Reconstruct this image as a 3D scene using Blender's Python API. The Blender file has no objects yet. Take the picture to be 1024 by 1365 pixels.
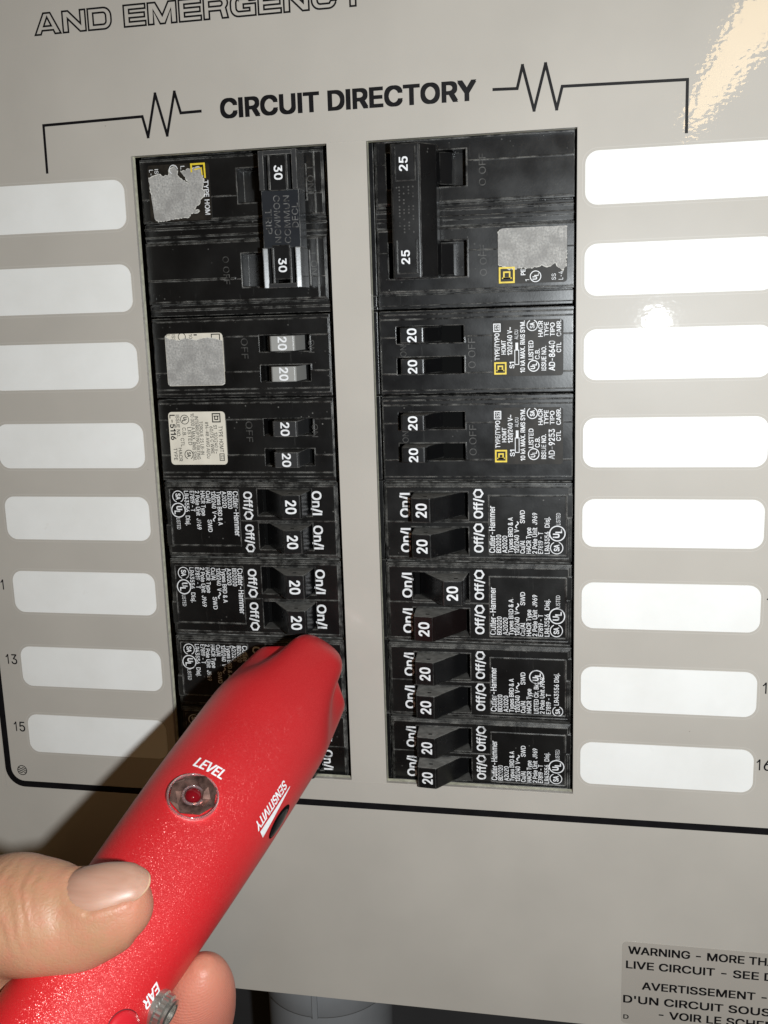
import bpy, bmesh, math, random
import numpy as np
from mathutils import Vector, Matrix
from mathutils.geometry import delaunay_2d_cdt
random.seed(7)
rng = np.random.default_rng(7)
MM = 0.001
# coordinates used below: millimetres, x to the right, y DOWN the panel, d out of the panel towards the viewer
def W(x, y, d): return Vector((x*MM, -d*MM, -y*MM))

scene = bpy.context.scene
# ------------------------------------------------------------------ camera
CAM = (61.0014, 44.0856, 299.4439)
cam_d = bpy.data.cameras.new('camera'); cam = bpy.data.objects.new('camera', cam_d)
scene.collection.objects.link(cam); scene.camera = cam
R0 = (0.97903, 0.03035, 0.20143)
def conv(v): return Vector((v[0], v[2], -v[1]))
RR = [(0.9817798, 0.0304386, 0.1875682), (0.0069371, 0.9806878, -0.1954565), (-0.1898953, 0.1931964, 0.9626084)]
right = conv(RR[0]); up = -conv(RR[1]); back = -conv(RR[2])
mw = Matrix((right, up, back)).transposed().to_4x4(); mw.translation = W(*CAM)
cam.matrix_world = mw
cam_d.sensor_fit = 'HORIZONTAL'; cam_d.sensor_width = 36.0
cam_d.lens = 1320.84/1024*36
cam_d.clip_start = 0.01; cam_d.clip_end = 20
# ------------------------------------------------------------------ world, lamps, exposure
world = bpy.data.worlds.new('World'); scene.world = world; world.use_nodes = True
bg = world.node_tree.nodes['Background']
bg.inputs[0].default_value = (1.0, 0.62, 0.28, 1); bg.inputs[1].default_value = 0.030
def lamp(name, kind, loc, power, color):
    d = bpy.data.lights.new(name, kind); d.energy = power; d.color = color
    o = bpy.data.objects.new(name, d); scene.collection.objects.link(o); o.location = loc
    return o, d
flash, fd = lamp('camera_flash', 'POINT', W(106, 52, 300), 5.0, (0.92, 0.975, 1.0)); fd.shadow_soft_size = 0.005
room, rd = lamp('room_lamp', 'AREA', W(452, -575, 1500), 1.6, (1.0, 0.71, 0.34))
rd.shape = 'ELLIPSE'; rd.size = 0.085; rd.size_y = 0.80
_z = (room.location - W(100, -10, 0)).normalized()
_y = Vector((0.545, 0, 0.838)); _x = _y.cross(_z).normalized(); _y = _z.cross(_x)
_m = Matrix((_x, _y, _z)).transposed().to_4x4(); _m.translation = room.location; room.matrix_world = _m
vs = scene.view_settings; vs.view_transform = 'Standard'; vs.look = 'None'; vs.exposure = 0.0; vs.gamma = 1.0
vs.use_curve_mapping = False
scene.render.engine = 'CYCLES'; scene.cycles.use_denoising = True
scene.cycles.max_bounces = 8; scene.cycles.transmission_bounces = 8

# ------------------------------------------------------------------ materials
class NT:
    def __init__(s, name):
        s.m = bpy.data.materials.new(name); s.m.use_nodes = True
        s.t = s.m.node_tree; s.b = s.t.nodes['Principled BSDF']
        s.tc = s.t.nodes.new('ShaderNodeTexCoord')
    def n(s, typ, **kw):
        x = s.t.nodes.new(typ)
        for k, v in kw.items():
            if k in x.inputs: x.inputs[k].default_value = v
            else: setattr(x, k, v)
        return x
    def l(s, a, b): s.t.links.new(a, b)
    def setp(s, **kw):
        for k, v in kw.items(): s.b.inputs[k.replace('_', ' ')].default_value = v
    def mapping(s, scale=(1, 1, 1)):
        mp = s.n('ShaderNodeMapping'); mp.inputs['Scale'].default_value = scale
        s.l(s.tc.outputs['Object'], mp.inputs['Vector']); return mp.outputs[0]
    def noise(s, scale, detail=2.0, vec=None, rough=0.5):
        x = s.n('ShaderNodeTexNoise'); x.inputs['Scale'].default_value = scale; x.inputs['Detail'].default_value = detail
        x.inputs['Roughness'].default_value = rough
        s.l(vec if vec is not None else s.tc.outputs['Object'], x.inputs['Vector']); return x.outputs['Fac']
    def ramp(s, fac, p0, c0, p1, c1):
        r = s.n('ShaderNodeValToRGB'); e = r.color_ramp.elements
        e[0].position = p0; e[0].color = (*c0, 1) if len(c0) == 3 else c0
        e[1].position = p1; e[1].color = (*c1, 1) if len(c1) == 3 else c1
        s.l(fac, r.inputs[0]); return r.outputs[0]
    def g(s, fac, p0, v0, p1, v1): return s.ramp(fac, p0, (v0,)*3, p1, (v1,)*3)
    def mix(s, fac, a, b):
        x = s.n('ShaderNodeMix', data_type='RGBA')
        for i, v in ((0, fac), (6, a), (7, b)):
            if isinstance(v, (int, float)): x.inputs[i].default_value = v
            elif isinstance(v, tuple): x.inputs[i].default_value = (*v, 1)
            else: s.l(v, x.inputs[i])
        return x.outputs[2]
    def math(s, op, a, b=None):
        x = s.n('ShaderNodeMath', operation=op)
        for i, v in ((0, a), (1, b)):
            if v is None: continue
            if isinstance(v, (int, float)): x.inputs[i].default_value = v
            else: s.l(v, x.inputs[i])
        return x.outputs[0]
    def bump(s, h, dist, strength=1.0, normal=None):
        x = s.n('ShaderNodeBump'); x.inputs['Distance'].default_value = dist; x.inputs['Strength'].default_value = strength
        s.l(h, x.inputs['Height'])
        if normal is not None: s.l(normal, x.inputs['Normal'])
        return x.outputs[0]

def paint(name, col, dirt=0.06, coat=1.0):
    k = NT(name)
    a = k.noise(30, 4); b = k.noise(900, 1)
    c1 = tuple(x*(1-dirt) for x in col); c2 = tuple(min(1, x*(1+dirt*0.6)) for x in col)
    c = k.ramp(a, 0.3, c1, 0.7, c2)
    sp = k.n('ShaderNodeTexVoronoi'); sp.inputs['Scale'].default_value = 60; k.l(k.tc.outputs['Object'], sp.inputs['Vector'])
    spk = k.math('LESS_THAN', sp.outputs['Distance'], 0.012)
    c = k.mix(k.math('MULTIPLY', spk, 0.45), c, (0.12, 0.10, 0.08))
    k.l(c, k.b.inputs['Base Color'])
    k.setp(Roughness=0.42, Coat_Weight=coat, Coat_Roughness=0.025, Coat_IOR=1.5)
    k.b.inputs['Specular IOR Level'].default_value = 0.22
    mp = k.mapping((420, 420, 640)); h = k.noise(1.0, 1.5, mp)
    mp2 = k.mapping((120, 120, 150)); h2 = k.noise(1.0, 1.0, mp2)
    nb = k.bump(h2, 1.0e-5); nb = k.bump(h, 1.7e-5, normal=nb)
    h3 = k.noise(1.0, 1.0, k.mapping((900, 900, 70))); nb = k.bump(h3, 1.2e-6, normal=nb)
    k.l(nb, k.b.inputs['Coat Normal'])
    nb2 = k.bump(b, 4e-6); k.l(nb2, k.b.inputs['Normal'])
    return k.m
M = {}
M['paint'] = paint('grey_enamel', (0.455, 0.420, 0.375), coat=0.55)
M['film'] = paint('grey_label_film', (0.462, 0.427, 0.382), 0.06)
M['edge'] = paint('film_edge_line', (0.51, 0.475, 0.43), 0.05)
M['film2'] = paint('grey_warning_film', (0.385, 0.350, 0.310), 0.06)
def simple(name, col, rough=0.5, metal=0.0, spec=0.5, noise=0.0, nscale=200):
    k = NT(name); k.setp(Roughness=rough, Metallic=metal)
    k.b.inputs['Specular IOR Level'].default_value = spec
    if noise:
        f = k.noise(nscale, 3)
        k.l(k.ramp(f, 0.3, tuple(x*(1-noise) for x in col), 0.7, tuple(min(1, x*(1+noise)) for x in col)), k.b.inputs['Base Color'])
    else: k.b.inputs['Base Color'].default_value = (*col, 1)
    return k.m
# write-on paper strips: faint smudges
k = NT('write_on_paper'); f = k.noise(45, 5, rough=0.6); f2 = k.noise(160, 2)
c = k.ramp(f, 0.35, (0.755, 0.742, 0.715), 0.62, (0.80, 0.79, 0.768))
sm = k.g(f2, 0.72, 0.0, 0.80, 0.35); c = k.mix(sm, c, (0.62, 0.58, 0.53))
k.l(c, k.b.inputs['Base Color']); k.setp(Roughness=0.6); M['paper'] = k.m
M['ink'] = simple('black_ink', (0.006, 0.0055, 0.0065), 0.45, spec=0.2, noise=0.3)
M['white_ink'] = simple('white_ink', (0.74, 0.74, 0.75), 0.5, noise=0.12, nscale=900)
k = NT('worn_white_print')
def varied(k, scale):
    oi = k.n('ShaderNodeObjectInfo'); mu = k.math('MULTIPLY', oi.outputs['Random'], 0.37)
    ad_ = k.n('ShaderNodeVectorMath', operation='ADD'); cb = k.n('ShaderNodeCombineXYZ'); k.l(mu, cb.inputs[0]); k.l(mu, cb.inputs[2])
    k.l(k.tc.outputs['Object'], ad_.inputs[0]); k.l(cb.outputs[0], ad_.inputs[1])
    return ad_.outputs[0]
vv_ = varied(k, 1)
f = k.noise(330, 4, vv_, 0.75); f2 = k.noise(60, 3, vv_)
m_ = k.math('MULTIPLY', k.g(f, 0.52, 0.0, 0.66, 1.0), k.g(f2, 0.40, 0.15, 0.62, 0.9))
k.l(k.mix(m_, (0.72, 0.72, 0.73), (0.07, 0.07, 0.07)), k.b.inputs['Base Color']); k.setp(Roughness=0.5); M['print'] = k.m
M['yellow'] = simple('yellow_ink', (0.70, 0.52, 0.03), 0.5, noise=0.15, nscale=900)
M['dark_label'] = simple('dark_label', (0.017, 0.014, 0.011), 0.45, spec=0.2, noise=0.5, nscale=300)
M['cream'] = simple('cream_label', (0.66, 0.61, 0.52), 0.45, noise=0.06)
# torn paper backing
k = NT('torn_paper'); f = k.noise(1700, 5, rough=0.7); f2 = k.noise(260, 3)
c = k.mix(k.g(f, 0.30, 0.0, 0.70, 1.0), (0.20, 0.195, 0.19), (0.52, 0.50, 0.47))
c = k.mix(k.g(f2, 0.36, 0.0, 0.66, 0.75), c, (0.235, 0.225, 0.215)); k.l(c, k.b.inputs['Base Color'])
k.setp(Roughness=0.8); k.l(k.bump(f, 3e-5), k.b.inputs['Normal']); M['torn'] = k.m
M['torn_edge'] = simple('torn_paper_edge', (0.56, 0.54, 0.50), 0.85, noise=0.2, nscale=1500)

def plastic(name, col=(0.0036, 0.0035, 0.0036), rough=0.29, dust=1.0, edge=1.0, rad=0.00040, top=0.4):
    k = NT(name)
    vo_ = varied(k, 1); k_map = k.tc
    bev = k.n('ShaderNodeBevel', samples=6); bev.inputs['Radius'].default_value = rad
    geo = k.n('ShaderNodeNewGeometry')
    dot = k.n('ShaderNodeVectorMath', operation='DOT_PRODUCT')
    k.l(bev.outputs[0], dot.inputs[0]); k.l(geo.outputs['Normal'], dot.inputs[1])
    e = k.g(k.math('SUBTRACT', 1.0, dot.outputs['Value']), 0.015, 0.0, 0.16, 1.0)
    wear_glint = k.g(k.noise(260, 4, vo_, 0.7), 0.40, 0.05, 0.64, 1.0)
    e = k.math('MULTIPLY', k.math('MULTIPLY', e, wear_glint), 1.0*edge)  # pale edges: worn, dusty rims plus a painted flash glint
    sc = k.g(k.noise(1.0, 3, k.mapping((90, 700, 300)), 0.7), 0.62, 0.0, 0.80, 0.16*dust)      # long scuffs
    vor = k.n('ShaderNodeTexVoronoi'); vor.inputs['Scale'].default_value = 420; k.l(vo_, vor.inputs['Vector'])
    sp = k.math('MULTIPLY', k.math('LESS_THAN', vor.outputs['Distance'], 0.10), k.g(k.noise(75, 3, vo_), 0.52, 0.0, 0.72, 0.5*dust))   # dust specks
    sx = k.n('ShaderNodeSeparateXYZ'); k.l(geo.outputs['Normal'], sx.inputs[0])
    top = k.math('MULTIPLY', k.g(sx.outputs[2], 0.55, 0.0, 0.95, top), k.g(k.noise(500, 3), 0.3, 0.55, 0.7, 1.0))  # upward faces paler: settled dust plus a painted-in lit tone
    sp = k.math('MAXIMUM', sp, top)
    haze = k.g(k.noise(60, 4), 0.35, 0.0, 0.8, 0.02*dust)
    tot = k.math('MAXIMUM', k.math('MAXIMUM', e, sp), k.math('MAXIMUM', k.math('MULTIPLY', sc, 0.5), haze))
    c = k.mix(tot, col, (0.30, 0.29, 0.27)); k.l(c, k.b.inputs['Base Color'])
    r = k.g(k.noise(120, 4, vo_), 0.3, rough-0.03, 0.7, rough+0.06); k.l(r, k.b.inputs['Roughness'])
    k.b.inputs['Specular IOR Level'].default_value = 0.5
    h = k.noise(1500, 2); nb = k.bump(h, 6e-6, normal=bev.outputs[0]); k.l(nb, k.b.inputs['Normal'])
    return k.m
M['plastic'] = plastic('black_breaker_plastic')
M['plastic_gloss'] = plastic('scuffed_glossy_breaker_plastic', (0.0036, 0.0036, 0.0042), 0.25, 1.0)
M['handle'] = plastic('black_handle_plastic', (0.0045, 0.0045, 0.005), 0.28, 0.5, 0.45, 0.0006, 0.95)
M['grey_handle'] = plastic('grey_highlit_handle_plastic', (0.030, 0.030, 0.031), 0.25, 0.8, 1.2, 0.0004)  # dark grey plastic, base raised to paint in its flash highlights
M['flash_tint_handle'] = plastic('flash_tinted_handle_plastic', (0.30, 0.295, 0.28), 0.25, 1.0, 1.0, 0.0004)  # black handle plastic coloured pale to carry the flash reflection
M['bridge'] = plastic('glossy_bridge_plastic', (0.016, 0.018, 0.022), 0.22, 1.0, 1.0, 0.0004)  # bluish tone of a reflection painted into the base colour
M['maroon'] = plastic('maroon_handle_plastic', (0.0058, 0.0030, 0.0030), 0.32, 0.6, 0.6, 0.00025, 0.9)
M['emboss'] = simple('raised_black_lettering', (0.055, 0.053, 0.05), 0.3, noise=0.6, nscale=700)
M['emboss2'] = simple('flash_lightened_lettering', (0.10, 0.098, 0.096), 0.3, noise=0.9, nscale=900)  # letters lightened to paint flash highlights on the tie bar
M['dark'] = simple('dark_interior', (0.006, 0.006, 0.006), 0.7, spec=0.1)
M['void'] = simple('dark_slot', (0.003, 0.003, 0.003), 0.7, spec=0.04)
M['wall'] = simple('dark_wall', (0.035, 0.034, 0.036), 0.8, noise=0.3, nscale=20)
M['pvc'] = simple('grey_conduit_plastic', (0.20, 0.205, 0.215), 0.5, noise=0.08, nscale=60)
M['rim'] = simple('cut_edge_metal', (0.62, 0.60, 0.47), 0.4, noise=0.25, nscale=500)
# red metal-flake paint
k = NT('red_flake_paint')
v = k.n('ShaderNodeTexVoronoi'); v.inputs['Scale'].default_value = 7800; k.l(k.tc.outputs['Object'], v.inputs['Vector'])
wn = k.n('ShaderNodeVectorMath', operation='SUBTRACT'); k.l(v.outputs['Color'], wn.inputs[0]); wn.inputs[1].default_value = (0.5, 0.5, 0.5)
sc_ = k.n('ShaderNodeVectorMath', operation='SCALE'); k.l(wn.outputs[0], sc_.inputs[0]); sc_.inputs['Scale'].default_value = 0.78
geo = k.n('ShaderNodeNewGeometry'); ad = k.n('ShaderNodeVectorMath', operation='ADD'); k.l(geo.outputs['Normal'], ad.inputs[0]); k.l(sc_.outputs[0], ad.inputs[1])
nm = k.n('ShaderNodeVectorMath', operation='NORMALIZE'); k.l(ad.outputs[0], nm.inputs[0])
k.setp(Roughness=0.45, Coat_Weight=0.25, Coat_Roughness=0.42)
k.b.inputs['Specular IOR Level'].default_value = 0.3
c = k.ramp(k.noise(40, 3), 0.3, (0.50, 0.0105, 0.0150), 0.7, (0.55, 0.0125, 0.0175)); k.l(c, k.b.inputs['Base Color'])
gl = k.n('ShaderNodeBsdfGlossy'); gl.inputs['Roughness'].default_value = 0.34; gl.inputs['Color'].default_value = (1.0, 0.42, 0.38, 1); k.l(nm.outputs[0], gl.inputs['Normal'])
mx = k.n('ShaderNodeMixShader'); sep = k.n('ShaderNodeSeparateColor'); k.l(v.outputs['Color'], sep.inputs[0])
k.l(k.g(sep.outputs[0], 0.35, 0.05, 0.97, 0.20), mx.inputs[0]); k.l(k.b.outputs[0], mx.inputs[1]); k.l(gl.outputs[0], mx.inputs[2])
k.l(mx.outputs[0], k.t.nodes['Material Output'].inputs[0]); M['red'] = k.m
M['groove'] = simple('dark_red_groove', (0.10, 0.004, 0.008), 0.6)
k = NT('smooth_red_plastic'); k.setp(Roughness=0.4); k.b.inputs['Base Color'].default_value = (0.50, 0.012, 0.02, 1); M['red2'] = k.m
M['chrome'] = simple('chrome', (0.62, 0.59, 0.54), 0.30, 0.92, noise=0.1, nscale=600)
M['reflector'] = simple('faceted_reflector', (0.34, 0.20, 0.17), 0.16, 0.8, noise=0.7, nscale=330)
k = NT('clear_plastic'); k.setp(Roughness=0.08, Transmission_Weight=0.85, IOR=1.45); k.b.inputs['Base Color'].default_value = (0.85, 0.6, 0.6, 1); M['clear'] = k.m
k = NT('red_lamp_lens'); k.setp(Roughness=0.05, Transmission_Weight=0.35, IOR=1.5); k.b.inputs['Base Color'].default_value = (0.24, 0.006, 0.012, 1); M['lens'] = k.m
# skin
k = NT('skin'); f = k.noise(70, 4); f2 = k.noise(330, 3)
c = k.ramp(f, 0.3, (0.355, 0.182, 0.100), 0.7, (0.425, 0.235, 0.138)); c = k.mix(k.g(f2, 0.40, 0.0, 0.70, 0.6), c, (0.44, 0.18, 0.115))
def near(pt, r0, r1):
    d_ = k.n('ShaderNodeVectorMath', operation='DISTANCE'); k.l(k.tc.outputs['Object'], d_.inputs[0]); d_.inputs[1].default_value = pt
    return k.g(d_.outputs['Value'], 0.0, 0.0, 1.0, 1.0), d_.outputs['Value']
def falloff(pt, r0, r1):
    d_ = near(pt, r0, r1)[1]; mr = k.n('ShaderNodeMapRange'); mr.interpolation_type = 'SMOOTHSTEP'
    k.l(d_, mr.inputs[0]); mr.inputs[1].default_value = r0; mr.inputs[2].default_value = r1; mr.inputs[3].default_value = 1.0; mr.inputs[4].default_value = 0.0
    return mr.outputs[0]
tipmask = k.math('MAXIMUM', falloff(W(-31, 212, 98), 0.010, 0.034), k.math('MULTIPLY', falloff(W(-30, 166, 118), 0.002, 0.014), 0.55))
c = k.mix(k.math('MULTIPLY', tipmask, 0.85), c, (0.52, 0.170, 0.122))
k.l(c, k.b.inputs['Base Color']); k.setp(Roughness=0.46, Subsurface_Weight=0.22, Subsurface_Scale=0.0025)
k.b.inputs['Subsurface Radius'].default_value = (1.0, 0.35, 0.2); k.b.inputs['Specular IOR Level'].default_value = 0.35
vo = k.n('ShaderNodeTexVoronoi', feature='DISTANCE_TO_EDGE'); vo.inputs['Scale'].default_value = 900
k.l(k.mapping((1.0, 1.0, 1.0)), vo.inputs['Vector'])
h = k.math('ADD', k.math('MULTIPLY', k.g(vo.outputs[0], 0.0, 0.0, 0.25, 1.0), 0.5), k.noise(1.0, 3, k.mapping((520, 260, 180))))
ip = falloff(W(-57, 165, 126), 0.003, 0.013)
cw = k.n('ShaderNodeTexWave'); cw.wave_type = 'BANDS'; cw.bands_direction = 'X'; cw.inputs['Scale'].default_value = 130; cw.inputs['Distortion'].default_value = 5.0; cw.inputs['Detail'].default_value = 3.0; cw.inputs['Detail Scale'].default_value = 1.5
mpw = k.n('ShaderNodeMapping'); mpw.inputs['Rotation'].default_value = (0, math.radians(25), 0); k.l(k.tc.outputs['Object'], mpw.inputs['Vector']); k.l(mpw.outputs[0], cw.inputs['Vector'])
fp = k.n('ShaderNodeTexWave'); fp.wave_type = 'RINGS'; fp.inputs['Scale'].default_value = 480; fp.inputs['Distortion'].default_value = 2.0; fp.inputs['Detail Scale'].default_value = 0.6
mpf = k.n('ShaderNodeMapping'); mpf.inputs['Location'].default_value = tuple(-q for q in W(-33, 220, 98)); k.l(k.tc.outputs['Object'], mpf.inputs['Vector']); k.l(mpf.outputs[0], fp.inputs['Vector'])
h = k.math('ADD', h, k.math('MULTIPLY', k.math('MULTIPLY', cw.outputs['Fac'], ip), 2.6))
h = k.math('ADD', h, k.math('MULTIPLY', k.math('MULTIPLY', fp.outputs['Fac'], falloff(W(-31, 212, 98), 0.008, 0.022)), 0.9))
nb = k.bump(h, 5e-5); k.l(nb, k.b.inputs['Normal']); M['skin'] = k.m
k = NT('nail'); 
wv = k.noise(1.0, 2, k.mapping((60, 500, 900)))
c = k.ramp(wv, 0.3, (0.385, 0.208, 0.145), 0.7, (0.435, 0.245, 0.175)); k.l(c, k.b.inputs['Base Color'])
k.setp(Roughness=0.42, Subsurface_Weight=0.15, Subsurface_Scale=0.0015); k.l(k.bump(wv, 2e-5), k.b.inputs['Normal']); M['nail'] = k.m
M['nail_edge'] = simple('nail_edge', (0.52, 0.34, 0.21), 0.35, noise=0.1, nscale=500)

# ------------------------------------------------------------------ geometry helpers (all in mm)
def link(o, parent=None):
    scene.collection.objects.link(o)
    if parent is not None: o.parent = parent
    return o
def thing(name, label, cat, matrix, group=None):
    o = bpy.data.objects.new(name, None); o.empty_display_size = 0.005; link(o)
    o.matrix_world = matrix; o['label'] = label; o['category'] = cat
    if group: o['group'] = group
    return o
class G:
    def __init__(s): s.v = []; s.f = []; s.sm = False
    def add(s, vs, fs):
        o = len(s.v); s.v += [tuple(float(c) for c in p) for p in vs]; s.f += [tuple(i+o for i in f) for f in fs]; return s
    def prism(s, pts, z0, z1, axis='z'):
        n = len(pts)
        def P(p, z):
            if axis == 'z': return (p[0], p[1], z)
            if axis == 'x': return (z, p[0], p[1])
            return (p[0], z, p[1])
        a = sum(pts[i][0]*pts[(i+1) % n][1]-pts[(i+1) % n][0]*pts[i][1] for i in range(n))
        if axis == 'y': a = -a
        if a < 0: pts = pts[::-1]
        v = [P(p, z0) for p in pts]+[P(p, z1) for p in pts]
        return s.add(v, [tuple(range(n))[::-1], tuple(range(n, 2*n))]+[(i, (i+1) % n, n+(i+1) % n, n+i) for i in range(n)])
    def box(s, x0, x1, y0, y1, z0, z1): return s.prism([(x0, y0), (x1, y0), (x1, y1), (x0, y1)], z0, z1)
    def sheet(s, pts, z):
        a = sum(pts[i][0]*pts[(i+1) % len(pts)][1]-pts[(i+1) % len(pts)][0]*pts[i][1] for i in range(len(pts)))
        if a < 0: pts = pts[::-1]
        return s.add([(p[0], p[1], z) for p in pts], [tuple(range(len(pts)))])
    def ring(s, cx, cy, r, w, z, n=40, a0=0, a1=360, ky=1.0):
        full = abs(a1-a0) >= 360; m = n if full else n+1
        v = []
        for i in range(m):
            t = math.radians(a0+(a1-a0)*i/n)
            for q in (r-w/2, r+w/2): v.append((cx+q*math.cos(t), cy+q*ky*math.sin(t), z))
        f = []
        for i in range(n if full else m-1):
            j = (i+1) % m; f.append((2*i, 2*i+1, 2*j+1, 2*j))
        return s.add(v, f)
    def line(s, pts, w, z):
        """a flat stroke with mitred corners"""
        P = [Vector(p) for p in pts]; n = len(P); L = []; Rr = []
        for i in range(n):
            d0 = (P[i]-P[i-1]).normalized() if i else None
            d1 = (P[i+1]-P[i]).normalized() if i < n-1 else None
            d0 = d0 or d1; d1 = d1 or d0
            n0 = Vector((-d0.y, d0.x)); n1 = Vector((-d1.y, d1.x)); m = (n0+n1)
            m = m/(max(0.28, m.dot(n0))) if m.length > 1e-6 else n0
            L.append(P[i]+m*w/2); Rr.append(P[i]-m*w/2)
        v = [(p.x, p.y, z) for p in L]+[(p.x, p.y, z) for p in Rr]
        return s.add(v, [(i, n+i, n+i+1, i+1) for i in range(n-1)])
    def strokes(s, pts, w, z):
        for i in range(len(pts)-1):
            a, b = Vector(pts[i]), Vector(pts[i+1]); d = (b-a).normalized(); n = Vector((-d.y, d.x))*w/2; e = d*w*0.42
            q = (a-e+n, a-e-n, b+e-n, b+e+n); s.add([(p.x, p.y, z+0.003*i) for p in q], [(0, 1, 2, 3)])
        return s
    def text(s, body, x, y, h, w=None, z=0.0, bold=0.0, slant=0.0, rot=0.0, align='L', wide=1.0, fn=None):
        vs, fs = text_geo(body, h, w, bold, slant, align, wide)
        c, sn = math.cos(rot), math.sin(rot)
        for i, (dx, dy) in enumerate(strikes(h, bold)):
            s.add([(x+(a+dx)*c-(b+dy)*sn, y+(a+dx)*sn+(b+dy)*c, z+0.004*i) for a, b in vs], fs)
        return s
    def build(s, name, mat, parent=None, off=(0, 0, 0), smooth=False, world=False):
        me = bpy.data.meshes.new(name)
        me.from_pydata([((p[0]+off[0])*MM, (p[1]+off[1])*MM, (p[2]+off[2])*MM) for p in s.v], [], s.f)
        me.materials.append(mat); me.update()
        if smooth:
            for p in me.polygons: p.use_smooth = True
        o = bpy.data.objects.new(name, me); link(o, parent)
        return o
import os
try:      # the sans-serif that ships with Blender; the built-in face if it is missing
    FONT = bpy.data.fonts.load(os.path.join(bpy.utils.resource_path('LOCAL'), 'datafiles', 'fonts', 'Inter.woff2'))
except Exception:
    FONT = None
def cap_height():
    cu = bpy.data.curves.new('lettering', 'FONT'); cu.body = 'H'; cu.size = 1.0
    if FONT: cu.font = FONT
    ob = bpy.data.objects.new('lettering', cu); scene.collection.objects.link(ob)
    dg = bpy.context.evaluated_depsgraph_get(); me = ob.evaluated_get(dg).to_mesh(); h = max(v.co.y for v in me.vertices)
    ob.evaluated_get(dg).to_mesh_clear(); bpy.data.objects.remove(ob); bpy.data.curves.remove(cu)
    return h
CAP = cap_height()
_tc = {}
def strikes(h, bold):
    """offsets of the overlaid impressions that thicken a letter; each lies a hair above the last"""
    if bold <= 0: return [(0, 0)]
    e = h*bold*1.9
    return [(-e, -e*0.7), (e, -e*0.7), (e, e*0.7), (-e, e*0.7), (0, 0)]
def fill_outline(pv, pe):
    """triangles inside closed outlines by the non-zero winding rule, so overlapping strokes of a letter fill cleanly"""
    if not pv: return [], []
    nxt = {}
    for a, b in pe: nxt.setdefault(a, []).append(b); nxt.setdefault(b, []).append(a)
    seen = set(); loops = []
    for v0 in range(len(pv)):
        if v0 in seen or v0 not in nxt: continue
        lp = [v0]; seen.add(v0); cur = v0
        n0 = v0+1 if v0+1 in nxt[v0] else nxt[v0][0]
        while n0 is not None and n0 not in seen:
            lp.append(n0); seen.add(n0); cur = n0; n0 = next((q for q in nxt[cur] if q not in seen), None)
        loops.append(lp)
    P_, E_, F_ = delaunay_2d_cdt(pv, pe, [], 0, 1e-6)[:3]
    seg = np.array([(*pv[lp[i]], *pv[lp[(i+1) % len(lp)]]) for lp in loops for i in range(len(lp))])
    vs = [(p.x, p.y) for p in P_]; fs = []
    for f in F_:
        cx = sum(vs[i][0] for i in f)/len(f); cy = sum(vs[i][1] for i in f)/len(f)
        x0, y0, x1, y1 = seg.T; side = (x1-x0)*(cy-y0)-(cx-x0)*(y1-y0)
        wn = int(np.sum((y0 <= cy) & (y1 > cy) & (side > 0)))-int(np.sum((y0 > cy) & (y1 <= cy) & (side < 0)))
        if wn != 0:
            ar = sum(vs[f[i]][0]*vs[f[(i+1) % len(f)]][1]-vs[f[(i+1) % len(f)]][0]*vs[f[i]][1] for i in range(len(f)))
            fs.append(tuple(f) if ar > 0 else tuple(f)[::-1])
    return vs, fs
def outline_of(txt, slant):
    cu = bpy.data.curves.new('lettering', 'FONT'); cu.body = txt; cu.size = 1.0; cu.shear = slant
    if FONT: cu.font = FONT
    cu.resolution_u = 4; cu.fill_mode = 'NONE'
    ob = bpy.data.objects.new('lettering', cu); link(ob)
    dg = bpy.context.evaluated_depsgraph_get(); me = ob.evaluated_get(dg).to_mesh()
    pv = [Vector((v.co.x, v.co.y)) for v in me.vertices]; pe = [tuple(e.vertices) for e in me.edges]
    ob.evaluated_get(dg).to_mesh_clear(); bpy.data.objects.remove(ob); bpy.data.curves.remove(cu)
    return pv, pe
_gc = {}
def glyph(ch, slant):
    """(verts, faces, advance) of one character; I and 1 are drawn as plain strokes"""
    key = (ch, slant)
    if key in _gc: return _gc[key]
    C = CAP; sw = 0.135*C
    if ch == 'I':
        r = ([(0.10*C, 0), (0.10*C+sw, 0), (0.10*C+sw+slant*C, C), (0.10*C+slant*C, C)], [(0, 1, 2, 3)], 0.20*C+sw)
    elif ch == '1':
        x = 0.34*C; r = ([(x, 0), (x+sw, 0), (x+sw, C), (x+sw*0.15, C), (0.07*C, 0.80*C), (0.07*C, 0.66*C), (x, 0.78*C)], [(0, 1, 2, 3, 6), (3, 4, 5, 6)], 0.62*C)
    elif ch == ' ': r = ([], [], 0.38*C)
    else:
        pv, pe = outline_of(ch, slant); vs, fs = fill_outline(pv, pe)
        two = outline_of(ch+'H', 0)[0]; mx = max(p.x for p in two); mh = max(p.x for p in outline_of('H', 0)[0])
        r = (vs, fs, mx-mh)
    _gc[key] = r
    return r
def text_geo(body, h, w=None, bold=0.0, slant=0.0, align='L', wide=1.0):
    """flat lettering as 2-D vertices and faces, cap height h and total width w in mm"""
    key = (body, slant)
    if key not in _tc:
        vs, fs, x = [], [], 0.0
        for ch in body:
            gv, gf, adv = glyph(ch, slant); o = len(vs)
            vs += [(p[0]+x, p[1]) for p in gv]; fs += [tuple(i+o for i in f) for f in gf]; x += adv
        _tc[key] = (vs, fs)
    vs, fs = _tc[key]
    if not vs: return [], []
    x0 = min(v[0] for v in vs); x1 = max(v[0] for v in vs)
    sy = h/CAP; sx = sy*wide if w is None else w/(x1-x0)
    wtot = (x1-x0)*sx; sh = {'L': 0, 'C': -wtot/2, 'R': -wtot}[align]
    return [((a-x0)*sx+sh, b*sy) for a, b in vs], fs
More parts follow.
